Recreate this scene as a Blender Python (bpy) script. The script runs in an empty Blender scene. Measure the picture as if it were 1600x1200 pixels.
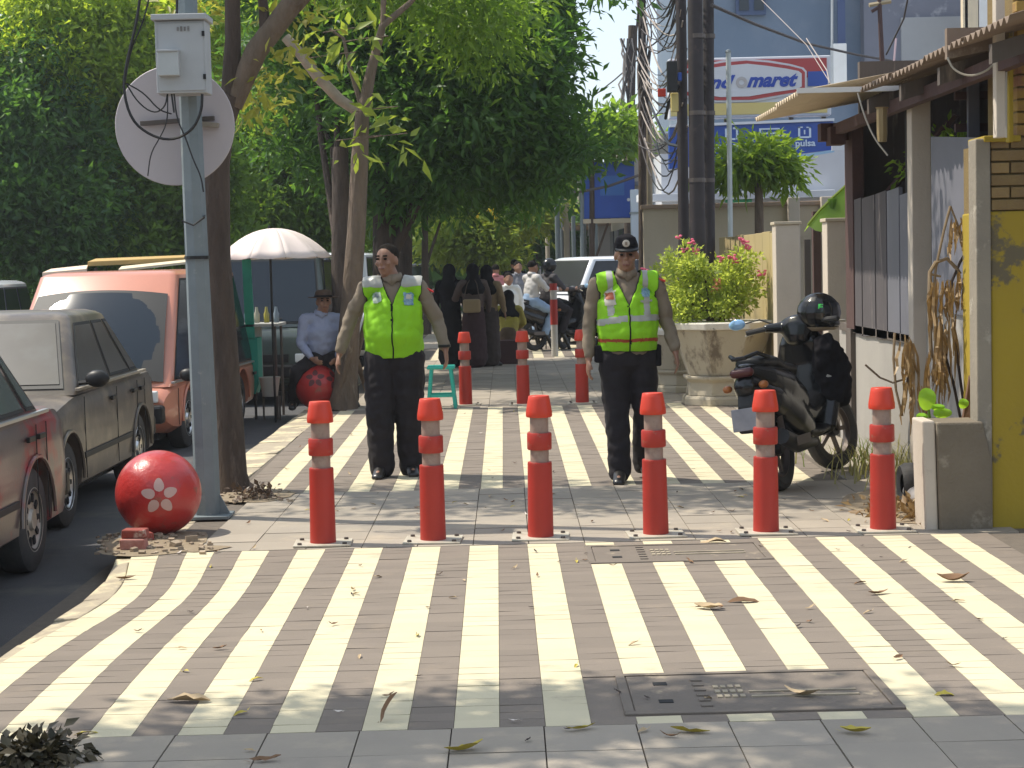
import bpy, bmesh, math, random
import numpy as np
from mathutils import Vector, Matrix, noise as mnoise
R=math.radians
scene=bpy.context.scene
COL=scene.collection
# ------------------------------------------------------------------ camera, sky, sun, exposure
FPX=2800.0; CH=1.55
_dy=np.array([(790-800)/FPX,(600-410)/FPX,-1.0]); _dy/=np.linalg.norm(_dy)
_u=np.array([-math.sin(R(1.4)),math.cos(R(1.4)),0.0]); _u-=_dy*(_u@_dy); _u/=np.linalg.norm(_u)
RW=np.array([np.cross(_dy,_u),_dy,_u])
def _ray(px,py): return RW@np.array([(px-800)/FPX,-(py-600)/FPX,-1.0])
def G(px,py,z=0.0):
    d=_ray(px,py); t=(z-CH)/d[2]; return Vector((d[0]*t,d[1]*t,z))
def P(px,py,Y):
    d=_ray(px,py); t=Y/d[1]; return Vector((d[0]*t,Y,d[2]*t+CH))
cam=bpy.data.cameras.new('camera'); camo=bpy.data.objects.new('camera',cam); COL.objects.link(camo)
cam.sensor_width=36; cam.lens=FPX/1600*36; cam.clip_start=.1; cam.clip_end=2000
m4=Matrix([list(RW[0])+[0],list(RW[1])+[0],list(RW[2])+[CH],[0,0,0,1]]); camo.matrix_world=m4
scene.camera=camo
SUN=Vector((-.50,.17,.87)).normalized()
w=bpy.data.worlds.new('World'); scene.world=w; w.use_nodes=True
nt=w.node_tree; bg=nt.nodes['Background']; sk=nt.nodes.new('ShaderNodeTexSky'); sk.sky_type='NISHITA'; sk.sun_disc=False
sk.sun_elevation=math.asin(SUN.z); sk.sun_rotation=math.atan2(SUN.x,SUN.y); sk.dust_density=1.5; sk.air_density=1.0
veil=nt.nodes.new('ShaderNodeMix'); veil.data_type='RGBA'; veil.inputs[0].default_value=.45; veil.inputs[7].default_value=(6.8,7.5,8.4,1)  # thin even white haze over the whole sky
nt.links.new(sk.outputs[0],veil.inputs[6]); nt.links.new(veil.outputs[2],bg.inputs[0]); bg.inputs[1].default_value=0.15
sl=bpy.data.lights.new('sun','SUN'); sl.energy=4.6; sl.angle=R(.6); sl.color=(1,.93,.80)
so=bpy.data.objects.new('sun',sl); COL.objects.link(so); so.rotation_euler=SUN.to_track_quat('Z','Y').to_euler()
vs=scene.view_settings; vs.view_transform='Standard'; vs.look='None'; vs.exposure=0.28; vs.gamma=1; vs.use_curve_mapping=False
scene.render.engine='CYCLES'
random.seed(7); rng=np.random.default_rng(7)
# ------------------------------------------------------------------ materials
MAT={}
def mat(name,base,rough=.7,c2=None,scale=6.0,amt=.5,bump=0.0,bscale=None,metal=0.0,c3=None,s3=1.5,a3=(.55,.65),spec=.5,trans=0.0,isl=0.0,coat=0.0,coord='Object',stretch=None,emit=None,sheen=0,bdist=.01):
    if name in MAT: return MAT[name]
    m=bpy.data.materials.new(name); MAT[name]=m; m.use_nodes=True; n=m.node_tree; L=n.links; b=n.nodes['Principled BSDF']
    b.inputs['Roughness'].default_value=rough; b.inputs['Metallic'].default_value=metal; b.inputs['Specular IOR Level'].default_value=spec
    if coat: b.inputs['Coat Weight'].default_value=coat; b.inputs['Coat Roughness'].default_value=.08
    if trans: b.inputs['Transmission Weight'].default_value=trans
    N=n.nodes.new; tc=N('ShaderNodeTexCoord'); src=tc.outputs[coord]
    if stretch:
        mp=N('ShaderNodeMapping'); mp.inputs['Scale'].default_value=stretch; L.new(src,mp.inputs[0]); src=mp.outputs[0]
    def nz(s,d=6.0,r=.6):
        t=N('ShaderNodeTexNoise'); t.inputs['Scale'].default_value=s; t.inputs['Detail'].default_value=d; t.inputs['Roughness'].default_value=r; L.new(src,t.inputs[0]); return t
    def ramp(f,a,bv):
        r=N('ShaderNodeMapRange'); r.inputs[1].default_value=a; r.inputs[2].default_value=bv; L.new(f,r.inputs[0]); return r.outputs[0]
    def mix(f,a,bc):
        x=N('ShaderNodeMix'); x.data_type='RGBA'
        for i,v in ((6,a),(7,bc)):
            if isinstance(v,tuple): x.inputs[i].default_value=(*v,1)
            else: L.new(v,x.inputs[i])
        L.new(f,x.inputs[0]); return x.outputs[2]
    col=tuple(base)
    if c2:
        t=nz(scale); f=ramp(t.outputs[0],.5-.5*amt,.5+.5*amt) ; col=mix(f,col,tuple(c2))
    if c3:
        t=nz(s3,8,.65); f=ramp(t.outputs[0],a3[0],a3[1]); col=mix(f,col,tuple(c3))
    if isl:
        g=N('ShaderNodeNewGeometry'); oi=N('ShaderNodeObjectInfo'); ad=N('ShaderNodeMath'); ad.operation='ADD'; L.new(g.outputs['Random Per Island'],ad.inputs[0]); L.new(oi.outputs['Random'],ad.inputs[1])
        fr=N('ShaderNodeMath'); fr.operation='FRACT'; L.new(ad.outputs[0],fr.inputs[0])
        mr=N('ShaderNodeMapRange'); mr.inputs[3].default_value=1-isl; mr.inputs[4].default_value=1+isl; L.new(fr.outputs[0],mr.inputs[0])
        hs=N('ShaderNodeHueSaturation'); L.new(mr.outputs[0],hs.inputs['Value'])
        if isinstance(col,tuple): hs.inputs['Color'].default_value=(*col,1)
        else: L.new(col,hs.inputs['Color'])
        col=hs.outputs[0]
    if isinstance(col,tuple): b.inputs['Base Color'].default_value=(*col,1)
    else: L.new(col,b.inputs['Base Color'])
    if emit: b.inputs['Emission Color'].default_value=(*emit,1); b.inputs['Emission Strength'].default_value=1
    if bump:
        t=nz(bscale or scale*4,5); bp=N('ShaderNodeBump'); bp.inputs['Strength'].default_value=bump; bp.inputs['Distance'].default_value=bdist; L.new(t.outputs[0],bp.inputs['Height']); L.new(bp.outputs[0],b.inputs['Normal'])
    return m
def leafmat(name,ca,cb,tr=(.25,.4,.03),tw=.4):
    if name in MAT: return MAT[name]
    m=bpy.data.materials.new(name); MAT[name]=m; m.use_nodes=True; n=m.node_tree; L=n.links; N=n.nodes.new
    b=n.nodes['Principled BSDF']; b.inputs['Roughness'].default_value=.45; b.inputs['Specular IOR Level'].default_value=.35
    g=N('ShaderNodeNewGeometry'); x=N('ShaderNodeMix'); x.data_type='RGBA'; x.inputs[6].default_value=(*ca,1); x.inputs[7].default_value=(*cb,1); L.new(g.outputs['Random Per Island'],x.inputs[0])
    L.new(x.outputs[2],b.inputs['Base Color']); t=N('ShaderNodeBsdfTranslucent'); t.inputs[0].default_value=(*tr,1)
    ms=N('ShaderNodeMixShader'); ms.inputs[0].default_value=tw; L.new(b.outputs[0],ms.inputs[1]); L.new(t.outputs[0],ms.inputs[2]); L.new(ms.outputs[0],n.nodes['Material Output'].inputs[0]); return m
# ------------------------------------------------------------------ object helpers
ROOT={}
def T(name,label,cat,loc=(0,0,0),rz=0.0,group=None):
    o=bpy.data.objects.new(name,None); COL.objects.link(o); o.empty_display_size=.1; o.location=loc; o.rotation_euler=(0,0,rz); o['label']=label; o['category']=cat
    if group: o['group']=group
    ROOT[o.name]=Vector(loc); return o
def tag(o,label,cat,group=None):
    o['label']=label; o['category']=cat
    if group: o['group']=group
    return o
def struct(o): o['kind']='structure'; return o
def stuff(o,label=None,cat=None):
    o['kind']='stuff'
    if label: o['label']=label
    if cat: o['category']=cat
    return o
def link(name,me,m,parent=None,world=False,smooth=False):
    if world and parent is not None:
        r=ROOT.get(parent.name,Vector())
        me.transform(Matrix.Translation(-r))
    o=bpy.data.objects.new(name,me); COL.objects.link(o)
    if m is not None:
        me.materials.clear(); me.materials.append(m)
    if parent is not None:
        o.parent=parent; ROOT[o.name]=ROOT.get(parent.name,Vector())
    if smooth:
        me.polygons.foreach_set('use_smooth',[True]*len(me.polygons))
    return o
def dup(root,loc,rz=None,label=None,scale=None):
    r=root.copy(); COL.objects.link(r); r.location=loc; ROOT[r.name]=Vector(loc)
    if rz is not None: r.rotation_euler=(0,0,rz)
    if label: r['label']=label
    if scale: r.scale=scale
    for ch in list(root.children):
        c=ch.copy(); COL.objects.link(c); c.parent=r
        for g in list(ch.children):
            d=g.copy(); COL.objects.link(d); d.parent=c
    return r
class MB:
    def __init__(s): s.v=[]; s.f=[]
    def add(s,vs,fs):
        k=len(s.v); s.v+= [tuple(x) for x in vs]; s.f+=[tuple(i+k for i in f) for f in fs]; return s
    def box(s,c,d,rz=0.0,M=None):
        x,y,z=[a/2 for a in d]; vs=[Vector((a,b,e)) for e in (-z,z) for b in (-y,y) for a in (-x,x)]
        if M is None: M=Matrix.Rotation(rz,3,'Z')
        vs=[M@v+Vector(c) for v in vs]
        return s.add(vs,[(0,2,3,1),(4,5,7,6),(0,1,5,4),(2,6,7,3),(0,4,6,2),(1,3,7,5)])
    def bx(s,x0,x1,y0,y1,z0,z1): return s.box(((x0+x1)/2,(y0+y1)/2,(z0+z1)/2),(abs(x1-x0),abs(y1-y0),abs(z1-z0)))
    def tube(s,pts,rad,n=10,cap=True):
        pts=[Vector(p) for p in pts]
        if not isinstance(rad,(list,tuple)): rad=[rad]*len(pts)
        k0=len(s.v); prev=None
        for i,p in enumerate(pts):
            t=(pts[min(i+1,len(pts)-1)]-pts[max(i-1,0)]).normalized()
            if prev is None:
                a=Vector((0,0,1)) if abs(t.z)<.9 else Vector((1,0,0)); u=t.cross(a).normalized()
            else: u=(prev-t*prev.dot(t)).normalized()
            prev=u; v=t.cross(u); r=rad[i]
            for j in range(n):
                an=2*math.pi*j/n; s.v.append(tuple(p+(u*math.cos(an)+v*math.sin(an))*r))
        m=len(pts)
        for i in range(m-1):
            for j in range(n):
                a=k0+i*n+j; b=k0+i*n+(j+1)%n; s.f.append((a,b,b+n,a+n))
        if cap:
            s.f.append(tuple(k0+j for j in reversed(range(n)))); s.f.append(tuple(k0+(m-1)*n+j for j in range(n)))
        return s
    def lathe(s,prof,c=(0,0,0),axis='Z',n=24,cap=False):
        k0=len(s.v); c=Vector(c)
        for r,h in prof:
            for j in range(n):
                a=2*math.pi*j/n; x,y=r*math.cos(a),r*math.sin(a)
                p=Vector((x,y,h)) if axis=='Z' else (Vector((h,x,y)) if axis=='X' else Vector((y,h,x)))
                s.v.append(tuple(c+p))
        for i in range(len(prof)-1):
            for j in range(n):
                a=k0+i*n+j; b=k0+i*n+(j+1)%n; s.f.append((a,b,b+n,a+n))
        if cap:
            s.f.append(tuple(k0+j for j in reversed(range(n)))); s.f.append(tuple(k0+(len(prof)-1)*n+j for j in range(n)))
        return s
    def prism(s,poly,off):
        off=Vector(off); n=len(poly); k=len(s.v); s.v+=[tuple(p) for p in poly]+[tuple(Vector(p)+off) for p in poly]
        s.f.append(tuple(k+i for i in reversed(range(n)))); s.f.append(tuple(k+n+i for i in range(n)))
        for i in range(n):
            j=(i+1)%n; s.f.append((k+i,k+j,k+n+j,k+n+i))
        return s
    def sphere(s,c,r,nu=12,nv=8):
        if not isinstance(r,(tuple,list)): r=(r,r,r)
        k0=len(s.v); c=Vector(c)
        for i in range(nv+1):
            th=math.pi*i/nv
            for j in range(nu):
                a=2*math.pi*j/nu; s.v.append((c.x+r[0]*math.sin(th)*math.cos(a),c.y+r[1]*math.sin(th)*math.sin(a),c.z+r[2]*math.cos(th)))
        for i in range(nv):
            for j in range(nu):
                a=k0+i*nu+j; b=k0+i*nu+(j+1)%nu; s.f.append((a,a+nu,b+nu,b))
        return s
    def mesh(s,name='m'):
        me=bpy.data.meshes.new(name); me.from_pydata(s.v,[],s.f); me.validate(); me.update(); return me
    def build(s,name,m,parent=None,world=False,smooth=False,bevel=0,fix=True):
        me=s.mesh(name)
        if fix:
            bm=bmesh.new(); bm.from_mesh(me); bmesh.ops.remove_doubles(bm,verts=bm.verts,dist=1e-5); bmesh.ops.recalc_face_normals(bm,faces=bm.faces); bm.to_mesh(me); bm.free()
        o=link(name,me,m,parent,world,False)
        if smooth:
            me.polygons.foreach_set('use_smooth',[True]*len(me.polygons)); 
            try: me.set_sharp_from_angle(angle=R(40))
            except Exception: pass
        if bevel:
            b=o.modifiers.new('b','BEVEL'); b.width=bevel; b.segments=2; b.limit_method='ANGLE'; b.angle_limit=R(35)
        return o
WORK=bpy.data.scenes.new('work')
def evalmesh(o,extra=()):
    for q in (o,)+tuple(extra):
        for c in list(q.users_collection): c.objects.unlink(q)
        WORK.collection.objects.link(q)
    vl=WORK.view_layers[0]; vl.update(); dg=vl.depsgraph; e=o.evaluated_get(dg); me=bpy.data.meshes.new_from_object(e); bpy.data.objects.remove(o); return me
def blobmesh(mb,vox=.012,it=3,sub=None):
    me=mb.mesh(); o=bpy.data.objects.new('tmp',me); COL.objects.link(o)
    r=o.modifiers.new('r','REMESH'); r.mode='VOXEL'; r.voxel_size=vox; r.use_smooth_shade=True
    if it: s=o.modifiers.new('s','SMOOTH'); s.factor=.5; s.iterations=it
    me=evalmesh(o); me.polygons.foreach_set('use_smooth',[True]*len(me.polygons)); return me
def ltube(mb,path,rad,ref=(0,1,0),n=14):
    """loft with elliptical sections (side,front) and rounded ends"""
    pts=[Vector(p) for p in path]; rad=[(r,r) if not isinstance(r,(tuple,list)) else r for r in rad]
    t0=(pts[1]-pts[0]).normalized(); t1=(pts[-1]-pts[-2]).normalized()
    P2=[pts[0]-t0*min(rad[0])*.9,pts[0]-t0*min(rad[0])*.6]+pts+[pts[-1]+t1*min(rad[-1])*.6,pts[-1]+t1*min(rad[-1])*.9]
    R2=[tuple(a*.3 for a in rad[0]),tuple(a*.78 for a in rad[0])]+rad+[tuple(a*.78 for a in rad[-1]),tuple(a*.3 for a in rad[-1])]
    k0=len(mb.v)
    for i,p in enumerate(P2):
        t=(P2[min(i+1,len(P2)-1)]-P2[max(i-1,0)]).normalized(); rf=Vector(ref)
        if abs(t.dot(rf))>.95: rf=Vector((0,0,1))
        u=t.cross(rf).normalized(); v=u.cross(t).normalized()
        for j in range(n):
            a=2*math.pi*j/n; mb.v.append(tuple(p+u*math.cos(a)*R2[i][0]+v*math.sin(a)*R2[i][1]))
    m=len(P2)
    for i in range(m-1):
        for j in range(n):
            a=k0+i*n+j; b=k0+i*n+(j+1)%n; mb.f.append((a,b,b+n,a+n))
    mb.f.append(tuple(k0+j for j in reversed(range(n)))); mb.f.append(tuple(k0+(m-1)*n+j for j in range(n)))
    return mb
def ell(mb,c,r,M=None,nu=16,nv=10):
    k=len(mb.v); mb.sphere((0,0,0),tuple(r),nu,nv)
    for i in range(k,len(mb.v)):
        v=Vector(mb.v[i]); 
        if M is not None: v=M@v
        mb.v[i]=tuple(v+Vector(c))
    return mb
def extract(me,pred,off=.004,thick=0.0):
    """faces of a mesh passing pred(centre,normal), pushed out along vertex normals"""
    bm=bmesh.new(); bm.from_mesh(me); bm.normal_update()
    bmesh.ops.delete(bm,geom=[f for f in bm.faces if not pred(f.calc_center_median(),f.normal)],context='FACES')
    nv={v:v.normal.copy() for v in bm.verts}
    for v in bm.verts: v.co+=nv[v]*off
    m2=bpy.data.meshes.new('x'); bm.to_mesh(m2); bm.free(); return m2
def text(s,size,m,parent,loc,rot=(R(90),0,0),shear=0,ext=.004,off=0,name='lettering',sx=1,align='CENTER',space=1.0):
    cu=bpy.data.curves.new('t','FONT'); cu.body=s; cu.size=size; cu.extrude=ext; cu.shear=shear; cu.offset=off; cu.align_x=align; cu.align_y='CENTER'; cu.space_character=space; cu.resolution_u=3
    o=bpy.data.objects.new('t',cu); COL.objects.link(o); me=evalmesh(o)
    M=Matrix.Translation(loc)@Matrix.Rotation(rot[2],4,'Z')@Matrix.Rotation(rot[1],4,'Y')@Matrix.Rotation(rot[0],4,'X')@Matrix.Diagonal((sx,1,1,1)); me.transform(M)
    return link(name,me,m,parent,True)
# ------------------------------------------------------------------ common materials
M_cream=mat('cream_paint',(.80,.69,.40),.75,(.72,.61,.35),9,.6,.25,60,c3=(.42,.36,.27),s3=2.2,a3=(.64,.78),isl=.06,coord='Generated')
def wmat(name,**k): return mat(name,coord='Object',**k)
M_cream=None; MAT.clear()
M_cream=mat('cream_paint',(.61,.545,.375),.85,(.54,.475,.32),2.2,.7,.25,90,c3=(.33,.28,.21),s3=3.2,a3=(.58,.86),isl=.045)
M_grey=mat('grey_paver',(.205,.168,.134),.88,(.172,.142,.116),2.5,.7,.3,90,c3=(.25,.20,.15),s3=4,a3=(.58,.8),isl=.07)
M_tile=mat('slab_grey',(.35,.30,.235),.8,(.27,.235,.195),2.5,.7,.2,70,c3=(.42,.35,.26),s3=3,a3=(.55,.75),isl=.08)
M_mortar=mat('mortar',(.10,.085,.07),.95,(.16,.13,.10),20,.6,.3,120)
M_conc=mat('rough_concrete',(.33,.29,.23),.9,(.24,.21,.17),3,.7,.5,50,c3=(.16,.13,.10),s3=2,a3=(.58,.7))
M_kerb=mat('kerb_concrete',(.42,.36,.26),.9,(.30,.25,.19),5,.6,.5,60,c3=(.60,.52,.34),s3=3,a3=(.5,.6))
M_asph=mat('asphalt',(.055,.055,.06),.9,(.085,.083,.085),3,.7,.6,180,c3=(.13,.12,.10),s3=1.2,a3=(.55,.75))
M_red=mat('bollard_red',(.43,.026,.014),.5,(.33,.024,.014),5,.8,.15,40,c3=(.30,.12,.08),s3=11,a3=(.62,.72))
M_redtop=mat('bollard_cap_orange',(.62,.045,.014),.42,(.52,.036,.014),8,.6,.05,30)
M_refl=mat('dull_reflective_band',(.25,.165,.13),.4,(.34,.25,.21),14,.6,.1,60,c3=(.2,.12,.1),s3=10,a3=(.55,.7))
M_steel=mat('plate_steel',(.60,.56,.46),.5,(.42,.37,.29),9,.6,.2,70,metal=.2,c3=(.28,.17,.10),s3=9,a3=(.6,.72))
M_bolt=mat('dark_bolt',(.12,.10,.09),.5,metal=.6)
M_rubber=mat('tyre_rubber',(.03,.03,.032),.85,(.06,.055,.05),9,.5,.3,80)
M_black=mat('black_plastic',(.010,.010,.011),.45,(.02,.019,.019),5,.6,spec=.35)
M_gloss=mat('black_gloss',(.008,.008,.009),.22,spec=.4,coat=.15)
M_chrome=mat('metal_bright',(.6,.6,.6),.3,metal=.9)
M_white=mat('white_paint',(.78,.78,.76),.5,(.7,.69,.66),4,.6)
M_skin=mat('skin_brown',(.32,.17,.11),.55,(.27,.14,.09),12,.6)
M_dark=mat('near_black',(.012,.012,.013),.8)
# ------------------------------------------------------------------ ground
def sheet(name,x0,x1,y0,y1,z,m,nx=1,ny=1):
    b=MB(); b.add([(x0,y0,z),(x1,y0,z),(x1,y1,z),(x0,y1,z)],[(0,1,2,3)]); return struct(b.build(name,m,fix=False))
sheet('ground',-400,400,-60,700,-.20,mat('earth',(.16,.14,.11),.95,(.12,.11,.09),.3,.6))
road=sheet('road',-11.5,-2.0,-20,300,-.14,M_asph)
pavement=MB().bx(-2.0,30,-6,140,-.19,-.012).build('pavement',M_mortar); struct(pavement)
def kx(Y):
    t=(Y-5.9)/3.88; return .19*math.exp(-((t-.68)/.27)**2) if t<1.6 else 0
# apron right of the tiles and around the kerb
apr=MB()
apr.bx(2.32,2.80,9.82,24,-.012,-.001); apr.bx(2.32,3.2,-6,5.88,-.012,-.001); apr.build('concrete_apron',M_conc,pavement)
NEAR,FAR=5.9,9.78
def edge(k,Y,fld):
    if fld==1:
        t=(Y-NEAR)/(FAR-NEAR); c=-.212-.024*t; p=.308+.009*t; x=c+p*k
        A={-6:.19,-5.5:.16,-5:.12,-4.5:.09,-4:.06,-3.5:.035,-3:.02}.get(k,0); return x+A*math.exp(-((t-.68)/.27)**2)
    t=(Y-12.26)/7; return -.21-.017*t+(.3065+.012*t)*k
PLATES=[(.37,1.33,6.02,6.62),(.39,1.34,9.10,9.66)]
near_pav=[]; far_c=MB(); far_g=MB()
def pav(mb,k,y0,y1,fld,z):
    g=.0009; a=[edge(k,y0+g,fld)+g,edge(k+.5,y0+g,fld)-g,edge(k+.5,y1-g,fld)-g,edge(k,y1-g,fld)+g]; j=lambda:random.uniform(-.0012,.0012)
    zz=[z+j() for _ in range(4)]
    q=[(a[0],y0+g),(a[1],y0+g),(a[2],y1-g),(a[3],y1-g)]
    mb.add([(x,y,-.03) for x,y in q]+[(x,y,h) for (x,y),h in zip(q,zz)],[(4,5,6,7),(0,1,5,4),(1,2,6,5),(2,3,7,6),(3,0,4,7)])
def field(fld,y0,y1,k0,k1,first):
    n=int(round((y1-y0)/.1)); dy=(y1-y0)/n; cnt=0
    for r in range(n):
        ya=y0+r*dy; yb=ya+dy
        for kk in range(int(k0*2),int(k1*2)):
            k=kk/2; cx=(edge(k,ya,fld)+edge(k+.5,ya,fld))/2; cy=(ya+yb)/2
            if fld==1 and any(a-.05<cx<b+.05 and c-.02<cy<d+.02 for a,b,c,d in PLATES): continue
            if cx>2.66 and fld==1: continue
            cream=(kk%2==0)
            if first and abs(cx)<790/2800*cy+.2 and cnt<296:
                mb=MB(); pav(mb,k,ya,yb,fld,random.uniform(-.0008,.0008)); mb.build('paver',M_cream if cream else M_grey,pavement,fix=False); cnt+=1
            else: pav(far_c if cream else far_g,k,ya,yb,fld,random.uniform(-.0008,.0008))
field(1,NEAR,FAR,-6,9.5,True); field(2,12.26,19.2,-5.5,8,False); field(2,28.9,33.0,-3,6,False)
far_c_o=stuff(far_c.build('cream_paver_strips',M_cream,pavement,fix=False)); far_g_o=stuff(far_g.build('grey_paver_strips',M_grey,pavement,fix=False))
def tiles(y0,y1,k0,k1,single):
    S=.308; n=max(1,int(round((y1-y0)/S))); dy=(y1-y0)/n; far=MB()
    base=None
    for r in range(n):
        for k in range(k0,k1):
            x=.09+k*S; g=.0025; mb=MB() if single else far; z=random.uniform(-.0015,.0015)
            c=(x+S/2,y0+(r+.5)*dy,(z-.03)/2)
            if c[0]<-1.95: c=(c[0]+.05,c[1],c[2])
            M=Matrix.Rotation(random.uniform(-.004,.004),3,'Y')
            mb.box(c,(S-2*g if c[0]>-1.9 else S-.11,dy-2*g,z+.03),M=M)
            if single: mb.build('slab_tile',M_tile,pavement,fix=False)
    if not single: stuff(far.build('slab_tiles',M_tile,pavement,fix=False))
tiles(5.284,5.9,-7,8,True); tiles(2.8,5.284,-8,9,False); tiles(9.80,12.26,-6,8,True); tiles(19.2,28.9,-6,9,False); tiles(33,60,-6,9,False)
# kerb stones
kerb=struct(MB().bx(-2.33,-2.0,-6,80,-.19,-.135).build('kerb',M_mortar)); kb=MB()
y=3.0
while y<60:
    y1=y+.5; a,b=kx(y),kx(y1); w0=-2.13
    s=MB() if 5<y<16 else kb
    xo=[-2.15-.12*min(1,max(0,(Y-9.2)/1.0)) +.35*q for Y,q in ((y,a),(y1,b))]; xi=[edge(-6,max(NEAR,min(Y,FAR)),1)-.004 if Y<10 else -1.96 for Y in (y,y1)]
    z=[random.uniform(-.012,.004) for _ in range(4)]
    s.add([(xo[0],y+.004,-.16),(xi[0],y+.004,-.16),(xi[1],y1-.004,-.16),(xo[1],y1-.004,-.16),(xo[0]+.02,y+.004,z[0]-.012),(xi[0],y+.004,z[1]),(xi[1],y1-.004,z[2]),(xo[1]+.02,y1-.004,z[3]-.012)],[(4,5,6,7),(0,1,5,4),(1,2,6,5),(2,3,7,6),(3,0,4,7)])
    if s is not kb: s.build('kerb_stone',M_kerb,kerb,bevel=.008)
    y=y1
stuff(kb.build('kerb_stones_far',M_kerb,kerb))
# inspection covers
M_cov=mat('cover_grey',(.18,.148,.118),.8,(.145,.12,.098),6,.6,.3,60,c3=(.34,.28,.2),s3=7,a3=(.58,.7))
for i,(a,b,c,d) in enumerate(PLATES):
    t=T('inspection_cover',['large grey inspection cover nearest the camera, cut into the striped paving','grey inspection cover just in front of the third bollard from the right'][i],'manhole cover',((a+b)/2,(c+d)/2,0))
    MB().bx(a-.17,b+.17,c-.09,d+.09,-.03,-.0045).build('setting_bed',M_grey,t,True)
    fr=MB(); e=.035
    for q in ((a,b,c,c+e),(a,b,d-e,d),(a,a+e,c+e,d-e),(b-e,b,c+e,d-e)): fr.bx(*q,-.03,.004)
    fr.build('frame',M_cov,t,True,bevel=.003)
    MB().bx(a+e+.004,b-e-.004,c+e+.004,d-e-.004,-.03,.001).build('lid',M_cov,t,True,bevel=.002)
    for px in (a+.13,):
        for py in (c+.17,d-.17): MB().bx(px,px+.05,py-.022,py+.022,.0005,.0035).build('lifting_slot',M_dark,t,True)
    mw=mat('worn_cream',(.45,.38,.27),.8,(.24,.2,.15),12,.5)
    for j in range(6): MB().bx(a+.27,a+.31,c+.08+j*.075,c+.11+j*.075,.0,.006).build('raised_bar',M_cov,t,True)
    for j in range(2): MB().bx(a+.46,b-.12,c+.2+j*.07,c+.215+j*.07,.0,.006).build('raised_bar',mw,t,True)
    rb=MB()
    for j in range(3):
        for q in range(4): rb.bx(a+.34+q*.027,a+.358+q*.027,c+.2+j*.07,c+.235+j*.07,0,.006)
    stuff(rb.build('raised_marks',mw,t,True))
# ------------------------------------------------------------------ bollards
def bollard():
    t=T('flexible_bollard','x','bollard',(0,0,0),group='orange flexible bollards with grey reflective bands')
    p=MB().bx(-.16,.16,-.13,.13,.001,.011); p.build('base_plate',M_steel,t,bevel=.002)
    b=MB()
    for x in (-.125,.125):
        for y in (-.095,.095): MB().lathe([(.0,.022),(.012,.022),(.013,.011)],(x,y,0),n=6).build('bolt',M_bolt,t)
    MB().lathe([(.0,.011),(.073,.011),(.072,.06),(.068,.42),(.068,.425),(.066,.43),(.0,.43)]).build('lower_post',M_red,t,smooth=True)
    MB().lathe([(.052,.425),(.052,.735)]).build('reflective_band',M_refl,t,smooth=True)
    MB().lathe([(.052,.50),(.066,.50),(.069,.505),(.069,.588),(.066,.595),(.052,.595)]).build('collar',M_red,t,smooth=True)
    MB().lathe([(.052,.685),(.071,.683),(.074,.69),(.073,.715),(.062,.78),(.058,.80),(.056,.802),(.0,.803)]).build('cap',M_redtop,t,smooth=True)
    return t
B0=bollard()
bl=[((505,850),'leftmost orange bollard of the near row, right of the red sphere'),((677,845),'near-row orange bollard in front of the bareheaded officer'),((845,840),'near-row orange bollard between the two officers, third from the left'),((1025,836),'near-row orange bollard in front of the capped officer'),((1197,832),'near-row orange bollard in front of the black scooter'),((1380,828),'rightmost orange bollard of the near row, by the concrete block'),
 ((728,633),'far-row orange bollard beside the green stool and women in black'),((818,632),'middle orange bollard of the far row'),((910,630),'far-row orange bollard by the capped officer\'s hand')]
for i,((px,py),lb) in enumerate(bl):
    g=G(px,py); g.z=0; o=B0 if i==0 else dup(B0,g)
    o.location=g; o['label']=lb; o.rotation_euler=(R(random.uniform(-.7,.7)),R(random.uniform(-.9,.9)),random.uniform(-.08,.08)); ROOT[o.name]=g
# tall striped pole
g=G(867,557); t=T('striped_post','tall thin steel post with red bands, in front of the white car','post',g)
MB().lathe([(0,0),(.055,0),(.055,1.18),(.0,1.18)],n=16).build('pole',mat('galv',(.5,.47,.42),.5,(.4,.38,.34),9,.5),t,smooth=True)
for z0,z1 in ((.52,.93),(1.08,1.19)): MB().lathe([(.056,z0),(.060,z0),(.060,z1),(.056,z1)],n=16).build('red_band',M_red,t,smooth=True)
# ------------------------------------------------------------------ stone spheres
M_sph=mat('sphere_red',(.50,.035,.03),.34,(.38,.028,.028),5,.6,.7,14,c3=(.24,.07,.05),s3=7,a3=(.58,.66),coat=.25)
M_petal=mat('petal_paint',(.60,.42,.38),.6,(.5,.33,.3),9,.5)
def petal(mb,c,r,yaw,pit,rot,L=.078,Wd=.029,n=14,gap=.028):
    # patch on the ball surface, outline a rounded petal
    base=Matrix.Rotation(yaw,3,'Z')@Matrix.Rotation(pit,3,'X'); ring=[]
    for i in range(n):
        a=2*math.pi*i/n; u=Wd*math.sin(a)*(1-.25*math.cos(a)*-1); v=gap+L*(1-math.cos(a))/2*1.0
        x=u*math.cos(rot)-v*math.sin(rot); z=u*math.sin(rot)+v*math.cos(rot); ring.append((x,z))
    def pt(x,z,rr): q=Vector((x,-math.sqrt(max(0,r*r-x*x-z*z)),z)).normalized()*rr; return base@q+Vector(c)
    cx=sum(p[0] for p in ring)/n; cz=sum(p[1] for p in ring)/n
    vs=[pt(cx,cz,r*1.006)]+[pt(x,z,r*1.006) for x,z in ring]+[pt(x,z,r*.99) for x,z in ring]
    fs=[(0,1+(i+1)%n,1+i) for i in range(n)]+[(1+i,1+(i+1)%n,1+n+(i+1)%n,1+n+i) for i in range(n)]
    mb.add(vs,fs)
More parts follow.
